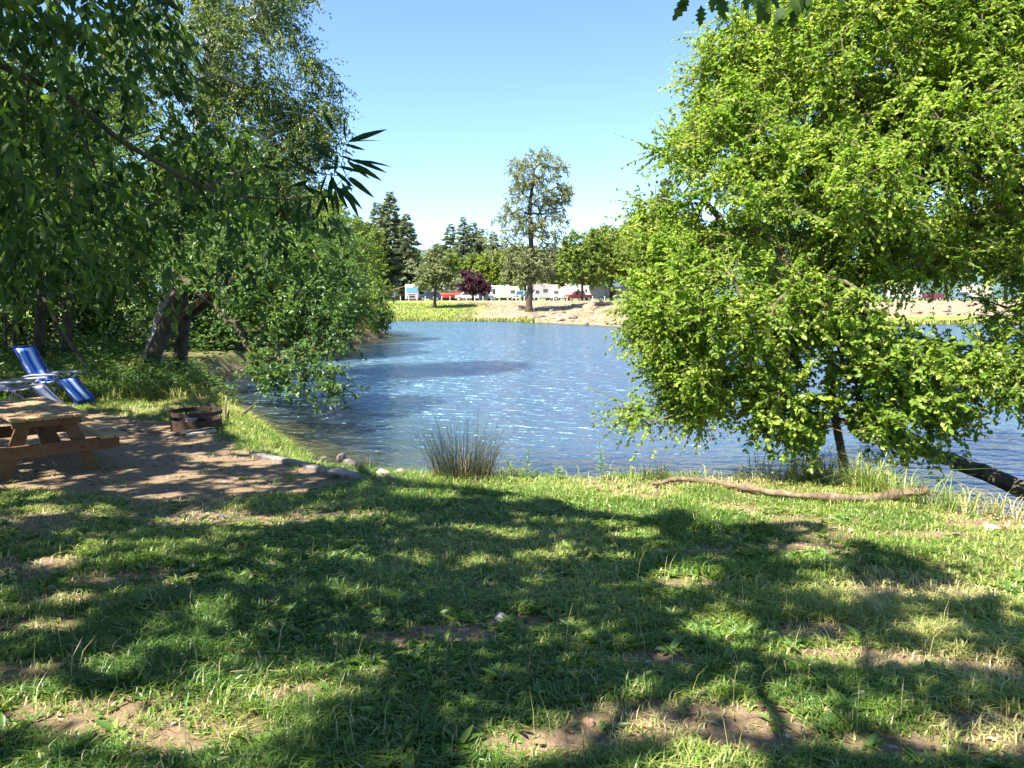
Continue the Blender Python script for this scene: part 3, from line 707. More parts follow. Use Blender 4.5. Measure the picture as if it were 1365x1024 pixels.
# ------------------------------------------------------------------ near ash tree whose branch hangs in at the upper left
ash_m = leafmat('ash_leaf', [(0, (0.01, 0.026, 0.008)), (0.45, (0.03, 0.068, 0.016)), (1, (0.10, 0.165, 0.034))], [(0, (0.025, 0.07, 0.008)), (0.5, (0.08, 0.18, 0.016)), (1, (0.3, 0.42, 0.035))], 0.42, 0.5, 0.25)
extra_p = P[near2]
base = (-7.4, 3.0); z = hz(*base)
org = np.array([base[0], base[1], z - 0.1])
ash = thing('ash_tree', 'ash tree at the upper left with a dark leafy branch reaching towards the sky', 'tree', tuple(org))
trunk = [tuple(org), (-7.3, 3.1, z + 1.6), (-7.0, 3.2, z + 3.0), (-6.8, 3.3, 5.0)]
nodes, par, cnt, ti, outs, nt_ = grow(trunk, extra_p, 0.4, 0.1, 0.05, 0.4)
a, b = MB(), MB(); limbs(a, b, nodes, par, cnt, nt_, 0.24, 0.006, org=org)
S1 = sprays(nodes[ti], outs, 5, 9, 0.55, 0.13, 0.08, 0.15, shape='oval', keep=kp, org=org)
def chain(pts): return [at(*q) for q in pts]
main = chain([(-150, 20, 3.3), (-40, 70, 3.3), (85, 125, 3.35), (160, 187, 3.45), (235, 232, 3.55), (272, 250, 3.6), (330, 263, 3.7), (388, 266, 3.85)])
limb = [np.array((-6.9, 3.2, 3.6)), np.array((-5.2, 3.1, 3.5)), np.array((-3.6, 3.2, 3.25))] + main
b.tube([q - org for q in limb], [0.04, 0.03, 0.022, 0.018, 0.016, 0.013, 0.012, 0.01, 0.008, 0.006, 0.004], 7)
side = [[(110, 148, 3.4), (118, 200, 3.4), (135, 245, 3.4)], [(160, 187, 3.45), (210, 170, 3.6), (260, 190, 3.7)], [(235, 232, 3.55), (240, 262, 3.5), (242, 290, 3.5)], [(330, 263, 3.7), (324, 290, 3.7)], [(40, 100, 3.35), (30, 190, 3.3), (20, 280, 3.3)],
        [(272, 250, 3.6), (330, 225, 3.8), (390, 222, 3.95), (430, 208, 4.0), (462, 190, 4.0)], [(388, 266, 3.85), (420, 262, 3.9), (446, 250, 3.95), (470, 226, 4.0)], [(390, 222, 3.95), (430, 232, 4.0), (455, 235, 4.0)]]
for c in side: b.tube([q - org for q in chain(c)], np.linspace(0.006, 0.002, len(c)), 4)
a.add(b.v, b.f); a.build('trunk', bark_d, ash, smooth=True)
poly = np.array([(-300, -150), (215, -60), (240, 60), (300, 150), (345, 205), (400, 245), (420, 285), (380, 330), (330, 356), (262, 388), (215, 352), (160, 352), (60, 360), (-60, 380), (-300, 380)], float)
tp = []
while len(tp) < 430:
    px, py = -300 + 730 * RG.random(), -150 + 590 * RG.random()
    if sdist(np.array([px]), np.array([py]), poly)[0] < 4: continue
    dep = 3.0 + 3.4 * RG.random()
    if px < 130 and py < 330 and RG.random() < 0.35: dep = 2.6 + 0.8 * RG.random()
    if vnoise(np.array([px]), np.array([py]), 60, 5)[0] < 0.2: continue
    tp.append(at(px, py, dep))
tp = np.array(tp)
S2 = sprays(tp, np.tile([0.6, 0, -0.3], (len(tp), 1)), 4, 7, 0.34, 0.06, 0.025, 0.35, shape='long', hang=0.75, updir=0.5, org=org, spread=0.9)
# the spray of narrow leaves standing out against the sky
tw = [((405, 250), (440, 262)), ((410, 240), (385, 252)), ((430, 250), (452, 272)), ((432, 262), (420, 292)), ((450, 222), (480, 228)), ((446, 228), (470, 248)), ((438, 244), (464, 262)), ((452, 208), (478, 214)), ((425, 235), (405, 222)), ((415, 218), (436, 205)), ((442, 236), (438, 270)), ((455, 242), (478, 288)), ((448, 246), (462, 280)), ((462, 190), (512, 172)), ((462, 190), (505, 185)), ((460, 192), (485, 200)), ((462, 190), (455, 160)), ((445, 175), (432, 150)), ((470, 215), (520, 217)), ((468, 212), (514, 228)), ((470, 218), (506, 238)), ((462, 214), (490, 236)), ((446, 215), (405, 185)),
      ((440, 205), (418, 188)), ((465, 235), (496, 262)), ((462, 236), (488, 256)), ((458, 235), (470, 255)), ((455, 250), (482, 275)), ((452, 250), (468, 268)), ((446, 252), (452, 285)), ((440, 254), (446, 282)), ((430, 255), (436, 285)), ((440, 232), (452, 258)), ((436, 232), (425, 258)),
      ((420, 232), (400, 250)), ((425, 225), (452, 222)), ((450, 205), (446, 232)), ((456, 200), (470, 205)), ((420, 210), (440, 192)), ((410, 225), (388, 215)), ((400, 240), (420, 262)), ((415, 262), (408, 292)), ((400, 265), (396, 300)), ((380, 264), (385, 296)), ((455, 215), (462, 240))]
Bs, Ds, Ls = [], [], []
for (a0, a1), (b0, b1) in tw:
    yy = 3.95 + RG.normal() * 0.06; p0 = at(a0, a1, yy); p1 = at(b0, b1, yy + RG.normal() * 0.05); Bs.append(p0); Ds.append(p1 - p0); Ls.append(np.linalg.norm(p1 - p0))
Bs, Ds, Ls = np.array(Bs), np.array(Ds), np.array(Ls); n = len(Bs)
V, F, rep = leafgeo(Bs, Ds, rnds(n) * 0.45 + [0, -1, 0.25], Ls * 1.08, np.clip(Ls * 0.18, 0.014, 0.03), 'long', 0.15, 0.12)
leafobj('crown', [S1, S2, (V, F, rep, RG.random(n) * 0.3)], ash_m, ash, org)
# ------------------------------------------------------------------ right hand trees leaning over the water
ald_m = leafmat('alder_leaf', [(0, (0.07, 0.14, 0.016)), (0.5, (0.205, 0.325, 0.038)), (1, (0.40, 0.48, 0.10))], [(0, (0.22, 0.43, 0.02)), (1, (0.5, 0.66, 0.06))], 0.5, 0.5, 0.25)
sap_m = leafmat('sapling_leaf', [(0, (0.09, 0.18, 0.022)), (0.5, (0.2, 0.3, 0.035)), (1, (0.34, 0.4, 0.065))], [(0, (0.13, 0.28, 0.02)), (1, (0.28, 0.44, 0.04))], 0.42, 0.4, 0.45)
bl = [blob(1190, 60, 9.8, 190, 130, 1.6), blob(1075, 110, 9.4, 105, 95, 1.2), blob(985, 60, 9.4, 44, 44, .6, 1.1), blob(962, 115, 9.3, 50, 36, .5, 1.1), blob(1000, 200, 9.2, 100, 70, 1.0), blob(905, 222, 9.0, 42, 28, .5, 1.6), blob(900, 285, 8.9, 48, 36, .7, 1.8), blob(955, 290, 8.9, 100, 55, 1.0, 2.2),
      blob(1080, 270, 8.9, 130, 90, 1.3), blob(1220, 220, 9.2, 150, 110, 1.5), blob(1330, 120, 9.6, 110, 170, 1.6), blob(908, 366, 8.8, 44, 36, .7, 2), blob(960, 400, 8.6, 110, 70, 1.1), blob(1100, 390, 8.6, 120, 60, 1.0), blob(874, 425, 8.7, 38, 32, .5, 3), blob(884, 490, 8.6, 58, 40, .7, 4), blob(872, 540, 8.6, 34, 28, .45, 6),
      blob(920, 525, 8.6, 40, 42, .5, 4), blob(1330, 330, 8.9, 80, 60, 1.0), blob(1180, 330, 9.0, 100, 50, .9), blob(1345, 470, 8.9, 70, 70, .9), blob(1380, 380, 9.2, 60, 60, .9, .6), blob(985, 470, 8.7, 65, 50, .7), blob(1260, -40, 9.8, 200, 80, 1.5, .7)]
def seegap(Q):
    '''keeps the crowns open where their boughs part'''
    px, py, f = project(Q); w_ = 1.3 * (fnoise(px, py, 40, 95, 4) - 0.5); g_ = np.ones(px.shape, bool)
    for a, b, rx, ry in ((1243, 410, 96, 42), (1325, 385, 44, 20), (975, 590, 36, 48), (1330, 575, 60, 48), (1290, 270, 50, 28), (1030, 600, 24, 26), (1160, 620, 70, 18), (1010, 338, 60, 13), (1120, 330, 40, 10), (1060, 160, 34, 12), (955, 200, 26, 16)):
        g_ &= ((px - a) / rx) ** 2 + ((py - b) / ry) ** 2 + w_ * 2 > 1
    return g_
def seestem(Q):
    px, py, f = project(Q); return ((px - 1122) / 24) ** 2 + ((py - 606) / 48) ** 2 + 1.2 * (fnoise(px, py, 18, 96) - 0.5) > 1
zb = hz(7.2, 5.2)
broadleaf('alder_tree', 'large bright green alder spreading over the river from the right edge', 'tree',
          [(7.2, 5.2, zb - 0.1), (6.9, 6.4, 0.7), (6.3, 8.0, 1.8), (5.85, 9.0, 3.0), (5.3, 9.3, 4.3), (4.6, 9.4, 5.6)], bl, 2950, ald_m, bark_t, 0.17, 7, 14, 0.44, 0.052, 0.031, 0.12, 0.26, 0.6, shape='oval', twigs=True, seed=3, rt=0.0045, hang=0.25, tipkeep=seegap)
bl = [blob(1115, 500, 8.3, 120, 80, .9), blob(1040, 540, 8.4, 60, 50, .6), blob(1210, 530, 8.4, 95, 75, .9), blob(1290, 520, 8.5, 75, 55, .7), blob(1100, 430, 8.5, 110, 60, .9), blob(1225, 470, 8.5, 90, 40, .8), blob(1185, 585, 8.4, 50, 26, .5, .6), blob(1250, 570, 8.5, 34, 26, .4, .5), blob(1060, 570, 8.3, 36, 30, .4, .6)]
tb = ground(1130, 641)
broadleaf('alder_sapling', 'slim leaning alder with round bright leaves at the brink of the lawn', 'tree',
          [tuple(tb + [0, 0, -.1]), at(1122, 600, tb[1] - .1), at(1113, 560, tb[1] - .2), at(1105, 500, tb[1] - .2), at(1110, 430, tb[1])], bl, 460, sap_m, bark_o, 0.055, 4, 12, 0.36, 0.066, 0.046, 0.12, 0.36, 0.4, shape='oval', twigs=True, seed=4, rt=0.004, hang=0.2, tipkeep=seegap, keep=seestem)

# ------------------------------------------------------------------ left bank trees
lm1 = leafmat('riverbank_leaf', [(0, (0.03, 0.075, 0.022)), (0.6, (0.06, 0.125, 0.03)), (1, (0.12, 0.19, 0.035))], [(0, (0.08, 0.2, 0.03)), (1, (0.26, 0.38, 0.04))], 0.4, 0.42, 0.45)
lm2 = leafmat('birch_leaf', [(0, (0.035, 0.07, 0.02)), (0.6, (0.075, 0.125, 0.03)), (1, (0.18, 0.22, 0.045))], [(0, (0.12, 0.22, 0.03)), (1, (0.35, 0.42, 0.06))], 0.4, 0.42, 0.45)
lm3 = leafmat('yellow_green_leaf', [(0, (0.06, 0.12, 0.02)), (0.6, (0.12, 0.2, 0.03)), (1, (0.25, 0.3, 0.05))], [(0, (0.14, 0.26, 0.02)), (1, (0.38, 0.46, 0.05))], 0.4, 0.45, 0.4)
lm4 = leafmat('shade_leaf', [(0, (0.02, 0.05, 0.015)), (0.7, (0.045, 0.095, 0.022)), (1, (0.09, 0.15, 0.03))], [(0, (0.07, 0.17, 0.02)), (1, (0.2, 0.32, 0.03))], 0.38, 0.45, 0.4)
def B0(px, py): return tuple(ground(px, py) + [0, 0, -0.12])
def D0(px, dep):
    q = at(px, 400, dep); return (q[0], q[1], hz(q[0], q[1]) - 0.12)
def clr(Q):
    px, py, f = project(Q); return ~((px < 285) & (py > 388))
g = B0(195, 503); d = g[1]
broadleaf('leaning_alder', 'dark trunk leaning right on the left bank beside a pale birch', 'tree', [g, at(208, 470, d), at(222, 430, d), at(238, 395, d), at(252, 350, d + .3), at(262, 290, d + .6), at(270, 230, d + .8)],
          [blob(230, 290, d + 1, 110, 60, 1.6), blob(300, 330, d - .5, 90, 45, 1.2), blob(170, 340, d, 90, 40, 1.2), blob(290, 240, d + 1, 90, 60, 1.4)], 520, lm1, bark_d, 0.19, 3, 12, 0.55, 0.1, 0.058, 0.2, 0.28, 0.9, seed=7)
g = B0(243, 510); d = g[1]
low = np.array([at(px, py, y) for px, py, y in [(350, 466, 14.6), (370, 476, 14.4), (388, 474, 14.3), (402, 486, 14.2), (355, 488, 14.4), (420, 494, 14.1), (432, 508, 14.0), (442, 515, 13.9), (405, 505, 14.1), (380, 496, 14.2), (362, 494, 14.3), (448, 511, 13.9), (345, 498, 14.3), (350, 480, 14.4), (412, 484, 14.2), (378, 486, 14.3), (340, 480, 14.5), (396, 496, 14.1), (428, 512, 13.9), (358, 504, 14.2)]])
broadleaf('multi_stem_alder', 'upright dark trunk whose low limb carries a lit leafy spray over the water', 'tree', [g, at(240, 490, d), at(243, 460, d), at(246, 420, d), at(246, 380, d + .2), at(240, 320, d + .6)],
          [blob(350, 400, 16, 110, 46, 1.6), blob(420, 415, 16, 62, 34, 1.0), blob(330, 350, 17, 110, 50, 1.5), blob(410, 370, 17, 70, 45, 1.2), blob(430, 450, 15.5, 36, 18, .7), blob(310, 405, 16.5, 60, 24, 1.0)], 620, lm1, bark_d, 0.19, 3, 12, 0.5, 0.095, 0.055, 0.2, 0.28, 0.8, seed=8, extra_tips=np.repeat(low, 3, 0) + RG.normal(size=(60, 3)) * 0.13, tipkeep=clr, keep=clr)
g = D0(198, 23.5)
broadleaf('birch_tree', 'tall birch with a pale trunk and airy crown against the sky at left', 'tree', [g, at(215, 430, 23.5), at(238, 330, 23.4), at(258, 240, 23.2), at(270, 150, 23), at(280, 40, 23), at(290, -80, 23), at(296, -160, 23)],
          [blob(330, 70, 23, 80, 60, 2), blob(395, 110, 22.5, 55, 42, 1.3), blob(420, 150, 22.5, 34, 26, .8), blob(330, 170, 23, 90, 50, 1.8), blob(400, 190, 22.5, 45, 30, 1), blob(230, 90, 23, 80, 80, 2), blob(300, 250, 22.5, 90, 50, 1.6), blob(380, 250, 22.5, 50, 30, 1), blob(300, -50, 23, 80, 80, 2), blob(375, -10, 22.5, 42, 28, 1, .6), blob(410, 285, 22.5, 48, 30, 1)],
          1500, lm2, bark_b, 0.22, 4, 14, 0.75, 0.095, 0.05, 0.45, 0.36, 1.1, seed=9, hang=0.5)
g = B0(52, 492); d = g[1]
broadleaf('straight_alder', 'straight dark trunk just behind the blue chair back', 'tree', [g, at(53, 440, d), at(54, 380, d), at(56, 300, d), at(60, 180, d)],
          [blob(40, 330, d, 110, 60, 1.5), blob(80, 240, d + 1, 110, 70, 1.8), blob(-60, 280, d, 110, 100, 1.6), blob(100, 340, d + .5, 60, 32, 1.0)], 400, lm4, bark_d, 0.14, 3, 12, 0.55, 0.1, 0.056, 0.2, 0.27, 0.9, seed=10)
g = B0(88, 490); d = g[1] + .2
broadleaf('young_alder', 'dark trunk between the blue chair and the bent sapling', 'tree', [g, at(89, 440, d), at(90, 380, d), at(95, 290, d), at(104, 180, d)],
          [blob(120, 280, d + 1, 100, 70, 1.6), blob(150, 200, d + 1, 90, 70, 1.6), blob(90, 120, d + 1, 100, 70, 1.6), blob(140, 360, d + 1, 60, 34, 1)], 400, lm1, bark_d, 0.13, 3, 12, 0.55, 0.1, 0.056, 0.2, 0.27, 0.9, seed=11)
g = B0(126, 514); d = g[1]
broadleaf('bent_sapling', 'thin bare curving stem arching left behind the blue chair footrest', 'tree', [g, at(118, 494, d), at(106, 475, d), at(92, 458, d + .1), at(80, 440, d + .1), at(68, 418, d + .2), at(58, 398, d + .3)],
          [blob(50, 385, d + .3, 32, 20, .5), blob(85, 400, d + .4, 26, 16, .4)], 26, lm1, bark_d, 0.05, 2, 8, 0.3, 0.08, 0.045, 0.2, 0.1, 0.9, seed=12, rt=.004)
for px, py, tx, lab in [(8, 478, 2, 'thin dark stem at the left edge of the view'), (20, 482, 16, 'second thin dark stem from the left edge'), (32, 474, 30, 'thin dark stem between the left edge stems and the blue chair')]:
    g = B0(px, py); d = g[1]
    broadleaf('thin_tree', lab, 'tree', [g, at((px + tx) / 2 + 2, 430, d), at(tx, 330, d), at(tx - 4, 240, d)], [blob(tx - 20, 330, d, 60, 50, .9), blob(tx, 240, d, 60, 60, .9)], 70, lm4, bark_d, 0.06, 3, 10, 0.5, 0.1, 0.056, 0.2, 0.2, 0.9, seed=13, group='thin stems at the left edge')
# bank trees running along the left shore towards the far bend
for i, (px, dep, blobs, nt_, lm, lab) in enumerate([
    (395, 33, [(400, 330, 33, 75, 50, 2), (350, 300, 34, 70, 50, 2), (415, 385, 32, 60, 36, 2), (340, 370, 33, 60, 40, 2), (395, 420, 31, 50, 22, 1.3)], 420, lm1, 'dense green tree on the left bank past the lit water spray'),
    (440, 38, [(445, 350, 38, 42, 46, 2), (420, 300, 38, 40, 26, 1.5), (460, 400, 37, 40, 32, 1.6), (440, 430, 36, 36, 16, 1)], 300, lm3, 'yellow green rounded tree on the left bank nearer than the bend'),
    (470, 45, [(470, 335, 45, 34, 36, 2), (455, 300, 45, 24, 20, 1.4), (490, 385, 44, 34, 34, 2), (468, 415, 43, 34, 22, 1.3)], 300, lm3, 'yellow topped tree on the left bank in front of the tall pines'),
    (500, 51, [(494, 415, 50, 22, 24, 1.4), (508, 425, 50, 16, 16, 1.2), (486, 395, 51, 20, 20, 1.2)], 200, lm1, 'low bushy tree at the tip of the left bank')]):
    broadleaf('bank_tree', lab, 'tree', [D0(px - 12, dep), at(px - 6, 430, dep), at(px, 380, dep), at(px, 330 + 10 * i, dep)], [blob(*q[:5], q[5]) for q in blobs], nt_, lm, bark_g, 0.14, 3, 12, 0.6, 0.15, 0.085, 0.15, 0.22, 1.2, seed=20 + i, minr=.01, group='trees along the left bank')
# trees standing deeper in the wood
for i, (px, dep, blobs, nt_, lm, lab) in enumerate([
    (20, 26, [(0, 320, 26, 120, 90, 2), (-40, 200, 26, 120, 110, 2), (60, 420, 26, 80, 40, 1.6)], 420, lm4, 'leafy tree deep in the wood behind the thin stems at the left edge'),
    (140, 28, [(140, 330, 28, 90, 80, 2.2), (130, 210, 28, 110, 90, 2.4), (170, 410, 27, 70, 34, 1.6)], 460, lm1, 'leafy tree deep in the wood between the bent sapling and leaning trunk'),
    (300, 31, [(290, 340, 31, 70, 70, 2.2), (320, 260, 31, 80, 60, 2.2), (300, 420, 29, 60, 26, 1.4), (360, 290, 32, 50, 50, 1.6)], 420, lm1, 'leafy tree deep in the wood behind the upright dark trunk'),
    (70, 38, [(60, 200, 38, 130, 130, 3), (200, 150, 38, 90, 120, 3), (-80, 150, 38, 120, 150, 3)], 560, lm2, 'tall tree rising deepest in the wood at far left'),
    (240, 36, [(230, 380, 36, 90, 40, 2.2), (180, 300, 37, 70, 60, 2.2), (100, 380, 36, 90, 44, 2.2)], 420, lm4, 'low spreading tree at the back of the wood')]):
    broadleaf('woodland_tree', lab, 'tree', [D0(px, dep), at(px + 3, 420, dep), at(px + 6, 340, dep), at(px + 4, 240, dep)], [blob(*q[:5], q[5]) for q in blobs], nt_, lm, bark_d, 0.16, 5, 11, 0.7, 0.17, 0.1, 0.15, 0.22, 1.3, seed=30 + i, minr=.01, group='trees deep in the wood at left')
wsrc = [o for o in COL.objects if o.name.startswith('woodland_tree')]
for i, (x, y, k, lab) in enumerate([(-17.5, 15.5, 1, 'unseen leafy tree added just outside the left edge to shade the wood'), (-21, 21, 3, 'taller unseen tree added for shade outside the left edge behind the first one'), (-19, 28, 0, 'unseen tree added for shade outside the left edge farthest back'), (-16.5, 9.5, 2, 'unseen tree added for shade outside the left edge nearest the picnic table')]):
    c = copy_tree(wsrc[k]); c.location = (x, y, hz(x, y) - .1); c.rotation_euler.z = 1.5 * i; c['label'] = lab  # unseen copies added left of the view to shade the wood
# undergrowth of the wood: leafy and grassy, uncountable
def under(n, x0, x1, y0, y1, hmax, ll, keepf, gate=1):
    X = x0 + (x1 - x0) * RG.random(n); Y = y0 + (y1 - y0) * RG.random(n)
    hn = fnoise(X, Y, 1.6, 91); k = keepf(X, Y) & (RG.random(n) < np.clip(2.2 * (hn - 0.3), 1 - gate, 1)); X, Y, hn = X[k], Y[k], hn[k]; n = len(X)
    Zr = RG.random(n) ** 0.7 * hmax * np.clip(2.5 * (hn - 0.2), 0.15, 1.3)
    B = np.stack([X, Y, height(X, Y) + Zr], 1); az = RG.random(n) * 2 * PI
    D = np.stack([np.cos(az), np.sin(az), -0.3 + 0.7 * RG.random(n)], 1); l_ = ll * (0.6 + 0.7 * RG.random(n))
    V, F, rep = leafgeo(B, D, rnds(n) * 0.5 + [0, 0, .8], l_, l_ * 0.5, 'rhomb', .2, .2)
    return V, F, rep, np.clip(0.4 + 0.5 * (fnoise(X, Y, 0.9, 92) - 0.5) + RG.normal(size=n) * .2, .01, .99)
wood = lambda X, Y: (sdist(X, Y) < -0.15) & (pad(X, Y) < 0.1) & ((Y > 15.2) | (X < -9.5)) & (X < -5)
S = [under(5000, -11, -6, 16.3, 21.5, 0.4, 0.12, lambda X, Y: (sdist(X, Y) < 0.1) & (sdist(X, Y) > -2.2), 0), under(40000, -15, -5.5, 14.8, 21, 0.75, 0.1, wood), under(42000, -26, -8.5, 21, 34, 1.1, 0.17, lambda X, Y: sdist(X, Y) < -0.2), under(14000, -26, -8, 34, 62, 1.3, 0.22, lambda X, Y: (sdist(X, Y) < -0.2) & (sdist(X, Y) > -14))]
o = leafobj('undergrowth', S, lm1); tagp(o, 'leafy ferny undergrowth below the trees of the left bank', kind='stuff')
n0 = 5200
S = [tuft_field(n0, -14, -5.5, 14.5, 22, 6, lambda x, y: 0.3 + 0.35 * fnoise(x, y, 1.2, 93), lambda x, y: 0.013 + 0 * x, lambda X, Y: wood(X, Y) * 1.0, 0.06, 0.0)]
bladeobj('tall_grass', S, grass_m, 'tall grass growing among the trunks of the left bank')
dry_m = leafmat('dry_brush', [(0, (0.10, 0.06, 0.035)), (0.6, (0.24, 0.15, 0.09)), (1, (0.4, 0.28, 0.18))], [(0, (0.2, 0.1, 0.05)), (1, (0.4, 0.3, 0.2))], 0.2, 0.7, 0.2)
S = [under(9000, -13, -8, 36, 58, 0.9, 0.2, lambda X, Y: (sdist(X, Y) < 0.1) & (sdist(X, Y) > -2.2))]
o = leafobj('dry_brush', S, dry_m); tagp(o, 'rusty brown dry brush along the far end of the left bank', kind='stuff')
far_scrub_m = leafmat('bank_scrub_leaf', [(0, (0.14, 0.14, 0.05)), (0.6, (0.26, 0.24, 0.09)), (1, (0.36, 0.29, 0.15))], [(0, (0.2, 0.22, 0.05)), (1, (0.4, 0.36, 0.15))], 0.25, 0.6, 0.2)
S = [under(16000, -6, 14, 66, 108, 0.35, 0.2, lambda X, Y: (sdist(X, Y) < -0.5) & (fnoise(X, Y, 2.2, 97) > 0.53))]
o = leafobj('bank_scrub', S, far_scrub_m); tagp(o, 'low olive and straw scrub dotting the gravel bank across the river', kind='stuff')
# weeds and shoots round the foot of the right hand trees
S = [tuft_field(1500, 2.2, 5.6, 7.2, 9.7, 5, lambda x, y: 0.36 + 0.3 * RG.random(len(x)), lambda x, y: 0.008 + 0 * x, lambda X, Y: ((sdist(X, Y) < 0.1) & (sdist(X, Y) > -0.8) & (X > 2.5)) * np.exp(-((X - 3.7) / 0.9) ** 2), 0.04, -0.15)]
bladeobj('bank_weeds', S, grass_m, 'tall green weeds round the foot of the leaning alder sapling')
S = [under(2600, 2.6, 5.4, 7.3, 9.9, 0.5, 0.07, lambda X, Y: (sdist(X, Y) < 0.3) & (sdist(X, Y) > -0.7))]
o = leafobj('bank_shoots', S, sap_m); tagp(o, 'leafy shoots at the water edge under the right hand trees', kind='stuff')

# ------------------------------------------------------------------ trees across the river
con_m = leafmat('conifer_needles', [(0, (0.09, 0.14, 0.09)), (0.6, (0.22, 0.26, 0.14)), (1, (0.36, 0.36, 0.18))], [(0, (0.12, 0.18, 0.09)), (1, (0.3, 0.34, 0.15))], 0.28, 0.6, 0.2)
fl_m = leafmat('far_green_leaf', [(0, (0.09, 0.16, 0.03)), (0.6, (0.18, 0.26, 0.045)), (1, (0.3, 0.36, 0.08))], [(0, (0.12, 0.22, 0.03)), (1, (0.3, 0.38, 0.06))], 0.32, 0.5, 0.3)
fy_m = leafmat('far_bright_leaf', [(0, (0.13, 0.2, 0.03)), (0.6, (0.26, 0.33, 0.05)), (1, (0.4, 0.42, 0.09))], [(0, (0.18, 0.29, 0.03)), (1, (0.4, 0.45, 0.07))], 0.32, 0.5, 0.3)
pl_m = leafmat('purple_plum_leaf', [(0, (0.035, 0.012, 0.022)), (1, (0.11, 0.035, 0.06))], [(0, (0.1, 0.02, 0.04)), (1, (0.2, 0.05, 0.09))], 0.25, 0.45, 0.4)
cw_m = leafmat('cottonwood_leaf', [(0, (0.11, 0.145, 0.065)), (0.6, (0.22, 0.25, 0.10)), (1, (0.36, 0.36, 0.16))], [(0, (0.14, 0.2, 0.06)), (1, (0.3, 0.33, 0.12))], 0.28, 0.5, 0.3)
def conifer(name, label, loc, Hh, R, seed, dens=1.0, bare=0.08, group=None, power=0.85):
    rg = np.random.default_rng(seed); t = thing(name, label, 'tree', loc, 0, group)
    a = MB(); a.tube([(0, 0, -0.4), (0.05, 0, Hh * .3), (0, .05, Hh * .7), (0, 0, Hh)], [Hh * .016, Hh * .013, Hh * .007, 0.02], 7)
    b = MB(); Bp = []; Dp = []; Rn = []; z = Hh * bare
    while z < Hh * 0.985:
        u = (z / Hh - bare) / (1 - bare); Lm = R * (1 - u) ** power * (0.45 + 0.55 * min(1, u * 5 + 0.25))
        for _ in range(7 if u < .8 else 6):
            az = rg.random() * 2 * PI; Lb = Lm * (0.55 + 0.6 * rg.random()); dz = 0.25 - 0.55 * (1 - u) + rg.normal() * 0.12
            dv = np.array([math.cos(az), math.sin(az), dz]); dv /= np.linalg.norm(dv); e = np.array([0, 0, z]) + dv * Lb
            b.tube([(0, 0, z), e], [Hh * 0.0025, 0.012], 3, cap=False)
            cr = rg.random(); m = max(4, int(Lb * 15.0 * dens))
            for q in range(m):
                f = 0.2 + 0.8 * rg.random() ** 0.7; p = np.array([0, 0, z]) + dv * Lb * f + rg.normal(size=3) * [0.22, 0.22, 0.12] * (0.4 + Lb * 0.18)
                Bp.append(p); sd = np.array([-dv[1], dv[0], 0]) * rg.normal() * 0.7; Dp.append(dv + sd + [0, 0, rg.normal() * 0.25 - 0.1]); Rn.append(np.clip(0.2 + 0.5 * cr + rg.normal() * 0.15, .01, .99))
        z += Hh * 0.021 * (1 + 0.3 * rg.normal())
    Bp, Dp, Rn = np.array(Bp), np.array(Dp), np.array(Rn); n = len(Bp); l_ = 0.72 * (0.6 + 0.7 * RG.random(n)) * (Hh / 20) ** 0.4
    V, F, rep = leafgeo(Bp, Dp, rnds(n) * 0.6 + [0, 0, 0.7], l_, l_ * 0.42, 'rhomb', 0.3, 0.1)
    a.add(b.v, b.f); a.build('trunk', bark_d, t, smooth=True); leafobj('crown', [(V, F, rep, Rn)], con_m, t); return t
def place(px, dep, z=None):
    q = at(px, 400, dep); return (q[0], q[1], (hz(q[0], q[1]) if z is None else z) - 0.05)
def hgt(px, ptop, dep): return at(px, ptop, dep)[2] - hz(at(px, ptop, dep)[0], dep)
con = []
for i, (px, pt, hw, dep, lab) in enumerate([(522, 254, 27, 158, 'tallest dark pine above the small brown cabin'), (505, 268, 24, 163, 'second pine just left of the tallest pine by the cabin'), (544, 284, 22, 156, 'shorter pine leaning on the right of the tallest pine'), (487, 300, 22, 166, 'pine half hidden behind the bushes at the tip of the left bank'),
     (618, 288, 16, 205, 'blue green fir with the highest tip of the distant clump'), (642, 304, 15, 210, 'blue green fir second from the right in the distant clump')]):
    con.append(conifer('conifer_tree', lab, place(px, dep), hgt(px, pt, dep), 1.5 * hw / FOC * dep, 40 + i, 1.3 if i < 4 else 1.1, 0.06))
conifer('conifer_tree', 'dark pine rising behind the round green trees at right', place(885, 150), hgt(885, 236, 150), 46 / FOC * 150, 55, 1.3, 0.1)
for px, pt, dep, src, lab in [(601, 298, 208, 4, 'narrow fir in the distant clump left of its highest tip'), (631, 296, 214, 5, 'fir of the distant clump between its two highest tips'), (658, 308, 206, 4, 'fir at the right end of the distant clump beside the cottonwood'), (586, 324, 200, 5, 'shortest fir at the left end of the distant clump'), (672, 322, 212, 5, 'fir seen through the lower boughs of the cottonwood'),
     (668, 345, 190, 4, 'small fir below the left bough of the cottonwood'), (610, 330, 188, 5, 'small fir standing in front of the distant clump')]:
    c = copy_tree(con[src]); c.location = place(px, dep); s = hgt(px, pt, dep) / max((v.co.z for v in con[src].children[0].data.vertices)); c.scale = (s * 1.3, s * 1.3, s); c.rotation_euler.z = RG.random() * 6; c['label'] = lab; c['group'] = 'distant fir clump'
for k in (4, 5): con[k]['group'] = 'distant fir clump'
